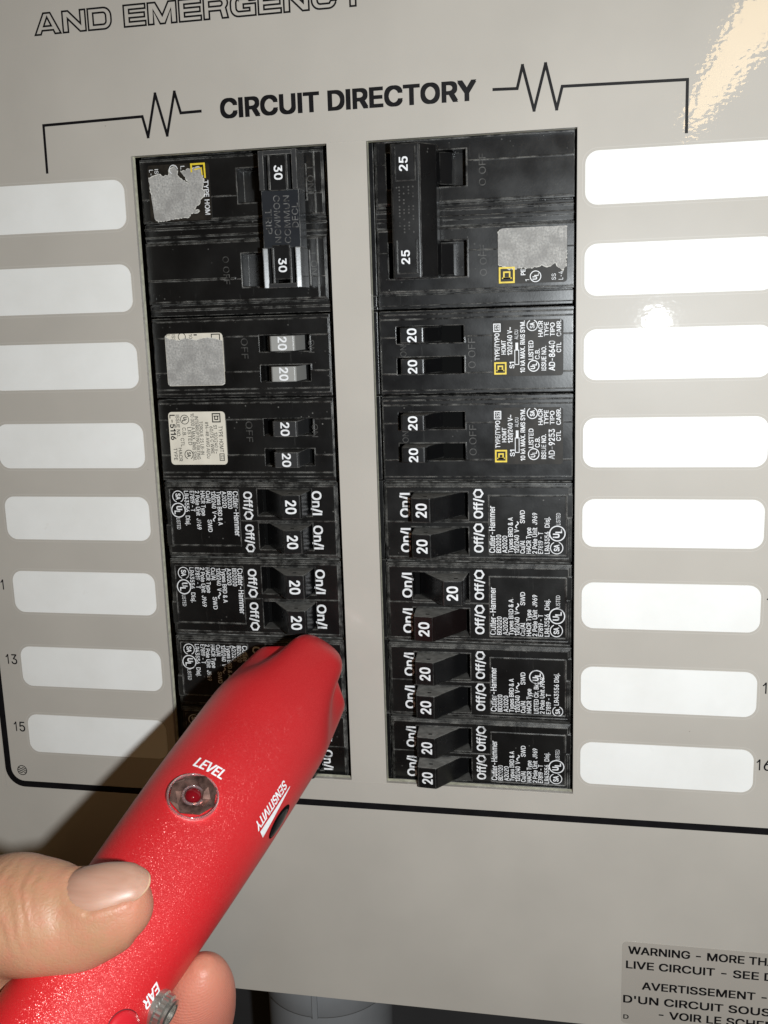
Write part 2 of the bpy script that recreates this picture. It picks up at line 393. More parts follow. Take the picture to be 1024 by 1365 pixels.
def rrect(x0, x1, y0, y1, r, n=6):
    out = []
    for cx, cy, a in ((x1-r, y1-r, 0), (x0+r, y1-r, 90), (x0+r, y0+r, 180), (x1-r, y0+r, 270)):
        for i in range(n+1):
            t = math.radians(a+90*i/n); out.append((cx+r*math.cos(t), cy+r*math.sin(t)))
    return out
def hmap(rects, zbot):
    """a moulded face: rectangles (x0,x1,y0,y1,height) painted in order, side walls between different heights, one mesh"""
    xs = sorted({round(v, 4) for r in rects for v in r[:2]}); ys = sorted({round(v, 4) for r in rects for v in r[2:4]})
    H = [[None]*(len(ys)-1) for _ in range(len(xs)-1)]
    for x0, x1, y0, y1, h in rects:
        for i in range(len(xs)-1):
            if xs[i] < x0-1e-6 or xs[i+1] > x1+1e-6: continue
            for j in range(len(ys)-1):
                if ys[j] < y0-1e-6 or ys[j+1] > y1+1e-6: continue
                H[i][j] = h
    idx = {}; V = []; F = []
    def vid(p):
        q = tuple(round(c, 4) for c in p)
        if q not in idx: idx[q] = len(V); V.append(q)
        return idx[q]
    nx, ny = len(xs)-1, len(ys)-1
    def h(i, j):
        if 0 <= i < nx and 0 <= j < ny and H[i][j] is not None: return H[i][j]
        return zbot
    for i in range(nx):
        for j in range(ny):
            if H[i][j] is None: continue
            z = H[i][j]; x0, x1, y0, y1 = xs[i], xs[i+1], ys[j], ys[j+1]
            F.append(tuple(vid(p) for p in ((x0, y0, z), (x1, y0, z), (x1, y1, z), (x0, y1, z))))
            F.append(tuple(vid(p) for p in ((x0, y1, zbot), (x1, y1, zbot), (x1, y0, zbot), (x0, y0, zbot))))
            for (di, dj, a, b) in ((1, 0, (x1, y0), (x1, y1)), (-1, 0, (x0, y1), (x0, y0)), (0, 1, (x1, y1), (x0, y1)), (0, -1, (x0, y0), (x1, y0))):
                z2 = h(i+di, j+dj)
                if z2 < z-1e-6:
                    F.append(tuple(vid(p) for p in ((*a, z2), (*b, z2), (*b, z), (*a, z))))
    g = G(); g.add(V, F); return g

# ------------------------------------------------------------------ the setting
def panel_mesh(name, x0, x1, y0, y1, d0, d1, holes, mat, parent=None, rim=None):
    """sheet in panel coordinates with rectangular openings (x0,x1,y0,y1)"""
    rects = [(x0, x1, -y1, -y0, d1)]
    g = hmap_holes(x0, x1, y0, y1, d0, d1, holes)
    g2 = G(); g2.add([(p[0], -p[2], -p[1]) for p in g.v], g.f)
    return g2.build(name, mat, parent)
def hmap_holes(x0, x1, y0, y1, d0, d1, holes):
    xs = sorted({x0, x1, *[v for h in holes for v in h[:2]]}); ys = sorted({y0, y1, *[v for h in holes for v in h[2:4]]})
    V = []; F = []; idx = {}
    def vid(p):
        if p not in idx: idx[p] = len(V); V.append(p)
        return idx[p]
    def solid(i, j):
        if not (0 <= i < len(xs)-1 and 0 <= j < len(ys)-1): return False
        cx, cy = (xs[i]+xs[i+1])/2, (ys[j]+ys[j+1])/2
        return not any(h[0] < cx < h[1] and h[2] < cy < h[3] for h in holes)
    for i in range(len(xs)-1):
        for j in range(len(ys)-1):
            if not solid(i, j): continue
            a, b, c, d = xs[i], xs[i+1], ys[j], ys[j+1]
            F.append(tuple(vid(p) for p in ((a, d, d1), (b, d, d1), (b, c, d1), (a, c, d1))))
            F.append(tuple(vid(p) for p in ((a, c, d0), (b, c, d0), (b, d, d0), (a, d, d0))))
            for di, dj, p, q in ((1, 0, (b, d), (b, c)), (-1, 0, (a, c), (a, d)), (0, 1, (a, d), (b, d)), (0, -1, (b, c), (a, c))):
                if not solid(i+di, j+dj):
                    F.append(tuple(vid(r) for r in ((*p, d0), (*q, d0), (*q, d1), (*p, d1))))
    g = G(); g.add(V, F); return g
# the dark wall behind the cabinet
g = G(); g.add([(-900, 112, -700), (900, 112, -700), (900, 112, 700), (-900, 112, 700)], [(0, 1, 2, 3)])
wall = g.build('wall', M['wall']); wall['kind'] = 'structure'; wall['label'] = 'dark wall behind the grey electrical cabinet'

OPEN_L = (-73.85, -11.95, -6.6, 195.7); OPEN_R = (0.0, 60.75, -6.6, 195.9)
panel = thing('electrical_panel', 'grey enamelled electrical panel cabinet with two openings full of black breakers', 'electrical panel', Matrix.Translation(W(0, 279, -98)))
pin = Matrix.Translation(W(0, 279, -98)).inverted()
def under(o, root):
    o.parent = root; o.matrix_parent_inverse = root.matrix_world.inverted(); return o
PX0, PX1, PY0, PY1 = -205, 178, -118, 279.2
under(panel_mesh('front_cover', PX0, PX1, PY0, PY1, -1.4, 0.0, [OPEN_L, OPEN_R], M['paint']), panel)
g = G()
for a in ((PX0+1, PX0+3, PY0+1, PY1-1), (PX1-3, PX1-1, PY0+1, PY1-1), (PX0+3, PX1-3, PY0+1, PY0+3), (PX0+3, PX1-3, PY1-3, PY1-1)):
    g.box(a[0], a[1], -a[3], -a[2], 1.4, 98)
g.box(PX0+3, PX1-3, -PY1+3, -PY0-3, 96, 98)
g2 = G(); g2.add([(p[0], p[2], p[1]) for p in g.v], [f[::-1] for f in g.f]); under(g2.build('enclosure', M['paint']), panel)
# inner lip of the openings, and the dark bus area behind the breakers
g = G()
for h in (OPEN_L, OPEN_R):
    a, b, c, d = h
    for q in ((a-1.6, a-0.02, c-1.6, d+1.6), (b+0.02, b+1.6, c-1.6, d+1.6), (a, b, c-1.6, c-0.02), (a, b, d+0.02, d+1.6)):
        g.box(q[0], q[1], -q[3], -q[2], 1.45, 3.2)
g2 = G(); g2.add([(p[0], p[2], p[1]) for p in g.v], [f[::-1] for f in g.f]); under(g2.build('opening_lip', M['rim']), panel)
g = G(); g.box(-82, 70, -203, 14, 30, 36); g2 = G(); g2.add([(p[0], p[2], p[1]) for p in g.v], [f[::-1] for f in g.f])
under(g2.build('breaker_mounting_pan', M['dark']), panel)

# ------------------------------------------------------------------ printed directory label stuck on the cover
def flat(g, name, mat, parent, z):
    """2-D drawing in (x, -y) panel coordinates to a sheet at height z in front of the cover"""
    h = G(); h.add([(p[0], -(z+p[2]), p[1]) for p in g.v], g.f)
    o = h.build(name, mat); return under(o, parent) if parent is not None else o
lab = thing('directory_label', 'large grey printed circuit directory label with white write-on strips around both breaker openings', 'label', Matrix.Translation(W(-6, 209, 0.05)))
LX0, LX1, LY0, LY1 = -139.9, 143.5, -70, 207.2
g = hmap_holes(LX0, LX1, LY0, LY1, 0.02, 0.14, [(OPEN_L[0]-0.15, OPEN_R[1]+0.15, -6.75, 196.3)])
g2 = G(); g2.add([(p[0], -p[2], -p[1]) for p in g.v], g.f); under(g2.build('label_sheet', M['film']), lab)
# write-on strips
ZT = [0.0, 25.4, 49.5, 75.3, 99.7, 125.6, 152.7, 177.8]; ZH = [14.7, 14.6, 14.7, 14.8, 14.75, 14.6, 14.4, 14.1]
first = None
for x0, x1 in ((-128.75, -76.75), (63.0, 115.25)):
    for zt, zh in zip(ZT, ZH):
        g = G(); g.prism(rrect(x0, x1, -(zt+zh), -zt, 3.6, 8), -0.05, 0.10)
        o = flat(g, 'write_on_strip', M['paper'], lab, 0.19)
        g = G(); q = rrect(x0-0.75, x1+0.75, -(zt+zh)-0.75, -zt+0.75, 4.2, 8); g.line(q+[q[0]], 0.22, 0.0); flat(g, 'film_edge', M['edge'], o, 0.17)
g = G()
by, r = 204.6, 6.0
pts = [(-138.4, 60)]+[(-138.4, -(by-r))]
pts = [(-138.4, 66.0), (-138.4, -(by-r))]+[(-138.4+r-r*math.cos(t), -(by-r)-r*math.sin(t)) for t in [math.radians(a) for a in range(10, 90, 10)]]+[(-138.4+r, -by), (136-r, -by)]
pts += [(136-r+r*math.sin(t), -(by-r)-r*math.cos(t)) for t in [math.radians(a) for a in range(10, 90, 10)]]+[(136, -(by-r)), (136, 66.0)]
pts.append((-138.4, 66.0))
g.line(pts, 2.3, 0); flat(g, 'border_line', M['ink'], lab, 0.19)
ZL = [(-102.0, -3.4), (-101.8, -17.3), (-69.0, -17.8), (-67.6, -11.8), (-64.4, -24.0), (-61.4, -11.9), (-58.2, -24.1), (-56.6, -18.0), (-50.3, -18.1)]
ZR = [(37.4, -18.1), (44.0, -17.9), (45.5, -23.9), (48.7, -11.8), (51.9, -23.9), (55.0, -11.7), (56.5, -17.6), (90.2, -17.0), (90.3, -3.4)]
for Z in (ZL, ZR):
    g = G(); g.strokes([(x, -y) for x, y in Z], 0.82, 0); flat(g, 'zigzag_bracket_line', M['ink'], lab, 0.19)
g = G(); g.text('CIRCUIT DIRECTORY', -43.8, 15.75, 5.2, 76.0, bold=0.034); flat(g, 'heading_text', M['ink'], lab, 0.19)
def figure(txt, x, y, h=3.6):
    g = G()
    for ch in txt:
        if ch == '1':
            g.line([(x+0.35, -y+h*0.70), (x+0.75, -y+h*0.78), (x+1.18, -y+h*0.97)], 0.38, 0); g.box(x+1.02, x+1.42, -y, -y+h, 0, 0.004); x += 2.45
        else:
            g.text(ch, x, -y, h, 2.15, bold=0.006); x += 2.6
    flat(g, 'circuit_number', M['ink'], lab, 0.19)
for s_, x, y in (('11', -136.3, 132.4), ('13', -135.0, 159.4), ('15', -134.7, 184.5), ('12', 116.6, 132.4), ('14', 116.6, 159.4), ('16', 115.8, 184.3)): figure(s_, x, y)
for s_, x, y in (('1', -133.5, 8.5), ('3', -134, 34), ('5', -134, 58), ('7', -134, 84), ('9', -134, 108.4), ('2', 117, 8.5), ('4', 117, 34), ('6', 117, 58), ('8', 117, 84), ('10', 116.6, 108.4)): figure(s_, x, y)
g = G(); g.ring(-133.0, -199.4, 1.75, 0.3, 0)
for q in (-0.75, 0.0, 0.75):
    hw = math.sqrt(1.7**2-q*q)*0.93
    g.line([(-133.0+hw*t/6, -199.4+q+0.22*math.sin(t*0.9)) for t in range(-6, 7)], 0.28, 0.0)
flat(g, 'maker_emblem', M['ink'], lab, 0.19)
# outlined heading along the top of the label: block letters drawn as outlines, on a 1.25 x 1 cell
def arc(cx, cy, rx, ry, a0, a1, n=6): return [(cx+rx*math.cos(math.radians(a0+(a1-a0)*i/n)), cy+ry*math.sin(math.radians(a0+(a1-a0)*i/n))) for i in range(n+1)]
tq = 0.22
GL = {
 'A': (1.42, [[(0, 0), (0.52, 1), (0.90, 1), (1.42, 0), (1.10, 0), (1.02, 0.18), (0.40, 0.18), (0.32, 0)], [(0.50, 0.38), (0.92, 0.38), (0.71, 0.80)]]),
 'N': (1.25, [[(0, 0), (0, 1), (0.32, 1), (0.97, 0.36), (0.97, 1), (1.25, 1), (1.25, 0), (0.93, 0), (0.28, 0.64), (0.28, 0)]]),
 'D': (1.25, [[(0, 0), (0, 1)]+arc(0.85, 0.60, 0.40, 0.40, 90, 0)+arc(0.85, 0.40, 0.40, 0.40, 0, -90), [(0.28, tq), (0.28, 1-tq)]+arc(0.82, 0.62, 0.15, 0.16, 90, 0)+arc(0.82, 0.38, 0.15, 0.16, 0, -90)]),
 'E': (1.15, [[(0, 0), (0, 1), (1.15, 1), (1.15, 0.79), (0.28, 0.79), (0.28, 0.61), (1.10, 0.61), (1.10, 0.40), (0.28, 0.40), (0.28, 0.21), (1.15, 0.21), (1.15, 0)]]),
 'M': (1.50, [[(0, 0), (0, 1), (0.40, 1), (0.75, 0.38), (1.10, 1), (1.50, 1), (1.50, 0), (1.22, 0), (1.22, 0.66), (0.88, 0), (0.62, 0), (0.28, 0.66), (0.28, 0)]]),
 'R': (1.25, [[(0, 0), (0, 1)]+arc(0.95, 0.70, 0.30, 0.30, 90, -50)+[(1.25, 0), (0.95, 0), (0.86, 0.36), (0.28, 0.36), (0.28, 0)], [(0.28, 0.56), (0.28, 0.79), (0.86, 0.79)]+arc(0.86, 0.675, 0.11, 0.115, 80, -80, 4)+[(0.86, 0.56)]]),
 'G': (1.28, [arc(0.40, 0.60, 0.40, 0.40, 180, 90)+arc(0.88, 0.62, 0.38, 0.38, 90, 10)+[(0.97, 0.68), (0.90, 0.78), (0.42, 0.78)]+arc(0.42, 0.60, 0.14, 0.18, 90, 180, 4)+arc(0.42, 0.40, 0.14, 0.18, 180, 270, 4)+[(0.98, 0.22), (0.98, 0.36), (0.66, 0.36), (0.66, 0.54), (1.28, 0.54), (1.28, 0)]+arc(0.40, 0.40, 0.40, 0.40, 270, 180)]),
 'C': (1.22, [arc(0.40, 0.60, 0.40, 0.40, 180, 90)+arc(0.84, 0.62, 0.38, 0.38, 90, 5)+[(0.95, 0.66), (0.88, 0.78), (0.42, 0.78)]+arc(0.42, 0.60, 0.14, 0.18, 90, 180, 4)+arc(0.42, 0.40, 0.14, 0.18, 180, 270, 4)+[(0.88, 0.22), (0.95, 0.34), (1.22, 0.34)]+arc(0.84, 0.38, 0.38, 0.38, -5, -90)+arc(0.40, 0.40, 0.40, 0.40, 270, 180)]),
 'Y': (1.36, [[(0.54, 0), (0.54, 0.40), (0, 1), (0.36, 1), (0.68, 0.60), (1.0, 1), (1.36, 1), (0.82, 0.40), (0.82, 0)]]),
}
g = G(); hx = -101.7; hs = 5.95
def outline(word, x):
    for ch in word:
        wdt, loops = GL[ch]
        for lp in loops:
            q = [(x+p[0]*hs, 43.35+p[1]*hs) for p in lp]
            m0 = ((q[0][0]+q[-1][0])/2, (q[0][1]+q[-1][1])/2) if math.dist(q[0], q[-1]) > 0.05 else q[0]
            g.line([m0]+q+[m0] if m0 is not q[0] else q, 0.52, 0)
        x += wdt*hs+0.85
    return x
hx = outline('AND', hx)+3.3
outline('EMERGENCY', hx)
flat(g, 'outlined_heading_text', M['ink'], lab, 0.22)

# ------------------------------------------------------------------ warning label
wl = thing('warning_label', 'grey warning sticker in English and French at the lower right of the panel', 'label', Matrix.Translation(W(110, 277, 0.05)))
g = G(); g.prism(rrect(77.0, 150, -277.2, -246.9, 1.6), 0, 0.1); flat(g, 'sticker_sheet', M['film2'], wl, 0.03)
g = G(); B = 0.024
g.text('WARNING - MORE THAN ONE', 79.0, -251.15, 2.65, 58.5, bold=B)
g.text('LIVE CIRCUIT - SEE DIAGRAM', 78.4, -256.5, 2.65, 63.0, bold=B)
g.text('AVERTISSEMENT - PLUS', 83.6, -263.9, 2.65, 51.5, bold=B)
g.text("D'UN CIRCUIT SOUS TENSION", 77.7, -269.3, 2.65, 68.0, bold=B)
g.text('-', 89.2, -273.9, 2.65, 1.3, bold=B); g.text('VOIR LE SCHEMA', 92.5, -274.0, 2.65, 36.5, bold=B)
g.text('D', 77.8, -275.4, 1.5, 1.6, bold=B)
flat(g, 'warning_text', M['ink'], wl, 0.17)

# ------------------------------------------------------------------ conduit below the cabinet
cx, cd = -36.5, -50
cond = thing('conduit', 'grey plastic conduit with a wider collar under the bottom edge of the panel', 'conduit', Matrix.Translation(W(cx, 600, cd)))
def lathe(prof, n=64):
    g = G(); m = len(prof)
    for i in range(n):
        t = 2*math.pi*i/n
        for r, y in prof: g.v.append((cx+r*math.cos(t), -cd+r*math.sin(t), -y))
    for i in range(n):
        j = (i+1) % n
        for q in range(m-1): g.f.append((i*m+q, j*m+q, j*m+q+1, i*m+q+1))
    return g
o = lathe([(0.1, 279.4), (26.6, 279.4), (26.6, 306.5), (26.2, 307.3), (25.2, 307.5)]).build('collar', M['pvc'], smooth=True); under(o, cond)
for a in (-88, 92, 2, 182):
    g = G(); t = math.radians(a); c_, s_ = math.cos(t), math.sin(t)
    for rr in ((26.0, 27.5),):
        pts = [(rr[0], -1.1), (rr[1], -1.0), (rr[1], 1.0), (rr[0], 1.1)]
        base = [(cx+p[0]*c_-p[1]*s_, -cd+p[0]*s_+p[1]*c_) for p in pts]
        g.prism(base, -306.9, -279.6)
    under(g.build('collar_rib', M['pvc']), cond)
o = lathe([(25.3, 307.4), (25.3, 600), (0.1, 600)]).build('pipe', M['pvc'], smooth=True); under(o, cond)

# ------------------------------------------------------------------ breakers
# local frame of a breaker: x along its lettering, y from its outer end to the bus end, z out of the face (face at z = ZF)
ZF = 45.0; FD = -4.5
T = [-7.4, 18.2, 42.2, 68.2, 95.3, 121.2, 148.3, 174.2, 198.0]
XO_R, XO_L = 61.0, -74.0
def place(root, side, r0, r1, nominal):
    k = (T[r1]-T[r0])/nominal
    if side == 'R':
        cols = (Vector((0, 0, 1))*k, Vector((-1, 0, 0)), Vector((0, -1, 0))); o = W(XO_R, T[r1], FD-ZF)
    else:
        cols = (Vector((0, 0, -1))*k, Vector((1, 0, 0)), Vector((0, -1, 0))); o = W(XO_L, T[r0], FD-ZF)
    m = Matrix(cols).transposed().to_4x4(); m.translation = o; root.matrix_world = m
def copy_tree(o, parent=None):
    c = o.copy(); link(c, parent)
    for ch in list(o.children): copy_tree(ch, c)
    return c
OFF = (0, 0, ZF)
def slot_shade(root, wins, z):  # added dark sheet that paints shade into each handle slot
    g = G()
    for a, b, c, d in wins: g.box(a+0.02, b-0.02, c+0.02, d-0.02, z-0.5, z+0.15)
    g.build('slot_shade', M['void'], root, OFF)
def hexring(g, cx, cy, r, w, z):
    for i in range(6):
        a, b = math.radians(60*i+30), math.radians(60*i+90)
        g.add([(cx+q*math.cos(t), cy+q*1.05*math.sin(t), z) for t in (a, b) for q in (r-w, r)], [(0, 1, 3, 2)])
    return g
def cert_sa(g, cx, cy, r, z, lw=0.26):
    g.ring(cx, cy, r, lw, z, 40, 25, 340); g.text('SA', cx, cy-r*0.42, r*0.85, r*1.05, z, bold=0.02, align='C')
def cert_ul(g, cx, cy, r, z, lw=0.34):
    g.ring(cx, cy, r, lw, z, 44); g.text('U', cx-r*0.30, cy-r*0.25, r*0.80, r*0.50, z, bold=0.03, align='C'); g.text('L', cx+r*0.32, cy-r*0.58, r*0.80, r*0.42, z, bold=0.03, align='C')

# ---- twin-handle breaker with white print (nominal 26 mm wide)
def twin_print(variant):
    g = G(); z = 0.05-0.15; S = 0.012
    def t(b, x, y, h, w, bold=S): g.text(b, x, y, h, w, z, bold=bold)
    t('Cutler-Hammer', 3.3, 24.75, 1.85, 15.0)
    t('BD2020', 3.3, 22.9, 1.45, 5.8); t('A2020', 3.3, 21.0, 1.45, 5.5); t('Types BRD & A', 3.3, 19.2, 1.45, 11.4)
    t('120/240  V', 3.3, 17.3, 1.45, 7.6)
    g.line([(11.3+q*0.35, 17.9+0.42*math.sin(q*1.05)) for q in range(0, 7)], 0.34, z)
    t('Cu/Al', 3.2, 15.5, 1.45, 4.1); t('SWD', 12.9, 15.5, 1.45, 4.1); t('HACR Type', 3.2, 13.6, 1.45, 8.3)
    if variant == 0:
        t('2 Pole Unit', 3.2, 11.7, 1.45, 8.3); t('J969', 12.5, 11.7, 1.45, 3.7); t('E7819 - T', 3.2, 9.9, 1.45, 6.9)
        t('LR43556', 3.2, 7.9, 1.45, 7.0); t('Disj.', 11.6, 7.9, 1.45, 3.3)
        cert_sa(g, 5.1, 5.7, 1.9, z); cert_ul(g, 9.7, 5.5, 2.35, z); t('LISTED', 12.4, 4.6, 1.25, 3.8, 0.0)
    else:
        t('LISTED Cir. Bkr.', 3.2, 11.3, 1.45, 10.8); cert_ul(g, 15.6, 11.9, 2.2, z)
        t('2 Pole Unit', 3.2, 9.4, 1.45, 8.2); t('J969', 11.9, 9.4, 1.45, 3.6); t('E7819 - T', 3.2, 7.4, 1.45, 6.8)
        cert_sa(g, 4.2, 5.2, 1.6, z); t('LR43556 Disj.', 6.3, 4.9, 1.45, 10.8)
    z = 0.05
    for x in (3.2, 14.6): g.text('On/I', x, 51.6, 3.0, 7.7, z, bold=0.02)
    for x in (3.4, 14.4):
        g.text('Off/', x, 28.5, 2.75, 6.3, z, bold=0.02); hexring(g, x+7.9, 29.85, 1.62, 0.62, z)
    return g
def number_mesh(body, x, y, z, h, w, tilt, bold=0.02):
    """digits lying on a tilted handle face"""
    vs, fs = text_geo(body, h, w, bold, align='C')
    g = G()
    for i, (dx, dy) in enumerate(strikes(h, bold)): g.add([(x+a+dx, y+b+dy, z+(b+dy)*tilt+0.004*i) for a, b in vs], fs)
    return g
TW_WIN = ((2.5, 11.3), (13.9, 22.7))
def twin_handle(xc, off, mat, root, first_digits='20'):
    hw = 3.85
    prof = [(34.6, -5.0), (37.6, -0.4), (43.5, 7.8), (44.0, 8.2), (49.6, 7.7), (50.0, 7.2), (50.6, -1.0), (50.5, -5.0)]
    y0 = 46.7; tl = -0.09; zt = 8.0
    if off: prof = [(84.2-y, z) for y, z in prof]; y0 = 84.2-y0; tl = 0.09
    g = G(); g.prism(prof, xc-hw, xc+hw, 'x')
    h = g.build('switch_handle', mat, root, OFF)
    g = number_mesh('20', xc, y0-1.65, zt-(-1.65*tl if not off else -1.65*tl)+0.0, 3.3, 4.2, tl)
    lift = len(g.v)//5
    g.v = [(p[0], p[1], zt+(p[1]-y0)*tl+0.08+0.004*(i//lift)) for i, p in enumerate(g.v)]
    g.build('rating_number', M['white_ink'], h, OFF)
    g = G()
    for sx_ in (-1, 1): g.box(min(xc+sx_*(hw+0.004), xc+sx_*(hw+0.05)), max(xc+sx_*(hw+0.004), xc+sx_*(hw+0.05)), y0-1.4, y0-0.2, 4.6, 5.3)
    g.build('notch', M['void'], h, OFF)
    return h
def twin_breaker(variant, label, offs=(0, 0), mats=(None, None)):
    root = thing('circuit_breaker', label, 'breaker', Matrix.Identity(4), 'twin breakers with white On and Off print')
    R = [(0.3, 25.7, 0.3, 62.0, -3.2), (0.3, 25.7, 60.9, 62.0, -3.2),
         (0.5, 25.5, 0.9, 59.9, -0.9), (1.0, 25.0, 1.4, 59.4, -0.25), (1.5, 24.5, 2.0, 59.0, 0.0),
         (0.3, 25.7, 60.1, 60.6, -4.6),
         (2.7, 21.5, 2.8, 26.6, -0.15), (14.6, 22.0, 0.9, 3.2, -0.12), (13.0, 13.2, 26.6, 59.4, -0.12), (14.6, 14.9, 0.9, 2.8, -0.3),
         (2.5, 2.7, 2.8, 26.6, 0.12), (21.5, 21.75, 2.8, 26.8, 0.14), (2.7, 21.5, 26.6, 26.8, 0.12), (2.7, 21.5, 2.6, 2.8, 0.10),
         (13.0, 13.2, 26.8, 33.0, 0.15), (13.0, 13.2, 51.0, 59.0, 0.15), (24.3, 24.5, 2.0, 59.0, 0.16), (1.5, 1.7, 2.0, 59.0, 0.12)]
    for a, b in TW_WIN: R += [(a-0.25, b+0.25, 32.9, 51.5, 0.10), (a, b, 33.1, 51.3, -6.0)]
    hmap(R, -45).build('body', M['plastic'], root, OFF); slot_shade(root, [(a, b, 33.1, 51.3) for a, b in TW_WIN], -6.0)
    twin_print(variant).build('printed_text', M['print'], root, OFF)
    for (a, b), of, mt in zip(TW_WIN[::-1], offs, mats): twin_handle((a+b)/2, of, mt or M['handle'], root)
    return root
twins = [
 ('R', 4, 0, (0, 0), (None, None), 'black twin breaker just under the breaker labelled AD-9253, both handles on'),
 ('R', 5, 0, (1, 0), (None, 'maroon'), 'black twin breaker with one handle switched off and the other handle dark maroon'),
 ('R', 6, 1, (0, 0), (None, None), 'black twin breaker whose circled certification mark sits in the middle of its print'),
 ('R', 7, 0, (0, 0), (None, None), 'black twin breaker at the bottom of the right column, beside strip 16'),
 ('L', 4, 0, (0, 0), (None, None), 'black twin breaker right under the breaker with the cream label, left column'),
 ('L', 5, 0, (0, 0), (None, None), 'black twin breaker just above the tip of the red tester, both handles in view'),
 ('L', 6, 0, (0, 0), (None, None), 'black twin breaker that the red tester tip touches, half covered by it'),
 ('L', 7, 0, (0, 0), (None, None), 'black twin breaker almost wholly hidden behind the red tester, bottom of the left column'),
]
proto = None
for side, r, var, offs, mats, label in twins:
    if proto is None or var or any(offs) or any(mats):
        b = twin_breaker(var, label, offs, tuple(M[m] if m else None for m in mats))
        if proto is None: proto = b
    else:
        b = copy_tree(proto); b['label'] = label
    place(b, side, r, r+1, 26.0)

# ---- slim tandem breaker (nominal 26 mm wide)
def tandem_body(root, right):
    w0, w1 = (6.7, 17.6)
    R = [(0.3, 25.7, 0.3, 62.0, -3.0), (0.4, 25.6, 0.8, 59.6, -0.7), (1.4, 24.6, 1.1, 59.3, 0.0),
         (0.3, 25.7, 59.8, 60.7, -5.0),
         (w0, w1, 1.1, 59.3, -0.35), (w0-0.2, w0, 1.1, 59.3, 0.14), (w1, w1+0.2, 1.1, 59.3, 0.14), (23.0, 23.2, 1.1, 59.3, -0.3),
         (24.4, 24.6, 1.1, 59.3, 0.15), (1.4, 1.6, 1.1, 59.3, 0.12)]
    y0, y1 = (33.6, 54.4) if right else (36.6, 53.0)
    for a, b in TD_WIN: R += [(a-0.15, b+0.15, y0-0.2, y1+0.2, 0.0), (a, b, y0, y1, -5.5)]
    hmap(R, -45).build('body', M['plastic_gloss'] if right else M['plastic'], root, OFF); slot_shade(root, [(a, b, y0, y1) for a, b in TD_WIN], -5.5)
TD_WIN = ((6.4, 11.6), (15.8, 21.0))
def slim_handle(xc, root, mat, y0, y1, zt, digits='20'):
    prof = [(y0-4.0, -5.4), (y0-0.6, 2.0), (y0, zt-0.4), (y0+0.5, zt), (y1-0.4, zt), (y1, zt-0.5), (y1+0.5, -5.4)]
    g = G(); g.prism(prof, xc-2.3, xc+2.3, 'x'); h = g.build('switch_handle', mat, root, OFF)
    g = number_mesh(digits, xc, (y0+y1)/2-1.3, zt+0.07, 2.7, 3.9, 0.0); g.build('rating_number', M['white_ink'], h, OFF)
def emboss(root, items, z=0.06):
    g = G()
    for b, x, y, h, w in items: g.text(b, x, y, h, w, z, bold=-0.005)
    g.build('raised_lettering', M['emboss'], root, OFF)
def square_d(g_frame, x, y, s, z, lw):
    g = g_frame
    def fr(x0, x1, y0, y1, w):
        g.add([(x0, y0, z), (x1, y0, z), (x1, y1, z), (x0, y1, z), (x0+w, y0+w, z), (x1-w, y0+w, z), (x1-w, y1-w, z), (x0+w, y1-w, z)],
              [(0, 1, 5, 4), (1, 2, 6, 5), (2, 3, 7, 6), (3, 0, 4, 7)])
    fr(x, x+s, y, y+s, lw); q = s*0.27; fr(x+q, x+s-q, y+q, y+s-q, lw*0.9)
    g.add([(x+q, y+q-lw*0.7, z), (x+q+lw*0.8, y+q-lw*0.7, z), (x+q+lw*0.8, y+s-q+lw*0.7, z), (x+q, y+s-q+lw*0.7, z)], [(0, 1, 2, 3)])
def frame(g, x0, x1, y0, y1, w, z):
    g.add([(x0, y0, z), (x1, y0, z), (x1, y1, z), (x0, y1, z), (x0+w, y0+w, z), (x1-w, y0+w, z), (x1-w, y1-w, z), (x0+w, y1-w, z)],
          [(0, 1, 5, 4), (1, 2, 6, 5), (2, 3, 7, 6), (3, 0, 4, 7)])
def dark_label(root, issue):
    x, y = 5.3, 3.9
    g = G(); g.prism(rrect(x, x+16.7, y, y+21.0, 1.0), -0.4, 0.22); lb = g.build('rating_label', M['dark_label'], root, OFF)
    g = G(); square_d(g, x+0.6, y+16.9, 3.7, 0.26, 0.48); g.build('square_emblem', M['yellow'], lb, OFF)
    g = G(); z = 0.26
    def t(b, a, c, h, w, bold=0.016): g.text(b, x+a, y+c, h, w, z, bold=bold)
    t('TYPE/TYPO', 4.9, 19.0, 1.4, 8.0); frame(g, x+13.3, x+15.8, y+18.6, y+20.8, 0.3, z); t('S2', 13.9, 19.1, 1.15, 1.4)
    t('HOMT', 6.6, 17.1, 1.3, 4.2); t('S1', 2.4, 14.6, 1.35, 1.9); t('120/240 V~', 6.4, 15.2, 1.4, 8.2)
    frame(g, x+3.4, x+7.9, y+13.1, y+14.5, 0.22, z); g.add([(x+7.9, y+13.4, z), (x+10, y+13.4, z), (x+10, y+14.2, z), (x+7.9, y+14.2, z)], [(0, 1, 2, 3)])
    t('AL/CU', 11.0, 13.4, 1.05, 2.8, 0.0); t('10 kA MAX. RMS SYM.', 1.1, 11.4, 1.35, 15.3)
    cert_ul(g, x+3.0, y+8.8, 1.6, z, 0.28); t('LISTED', 4.9, 8.9, 1.4, 5.6); cert_sa(g, x+15.0, y+9.2, 1.55, z)
    t('C.B.', 5.0, 7.0, 1.35, 3.0); t('ISSUE NO.', 1.6, 5.1, 1.35, 7.2); t(issue, 1.5, 2.5, 1.75, 8.8)
    t('CTL', 6.9, 0.7, 1.3, 2.9); t('HACR', 11.6, 6.1, 1.3, 4.6); t('TYPE', 11.7, 4.4, 1.3, 4.1); t('TIPO', 11.7, 2.6, 1.3, 3.9); t('CARR.', 11.6, 0.7, 1.3, 4.8)
    g.build('label_text', M['print'], lb, OFF)
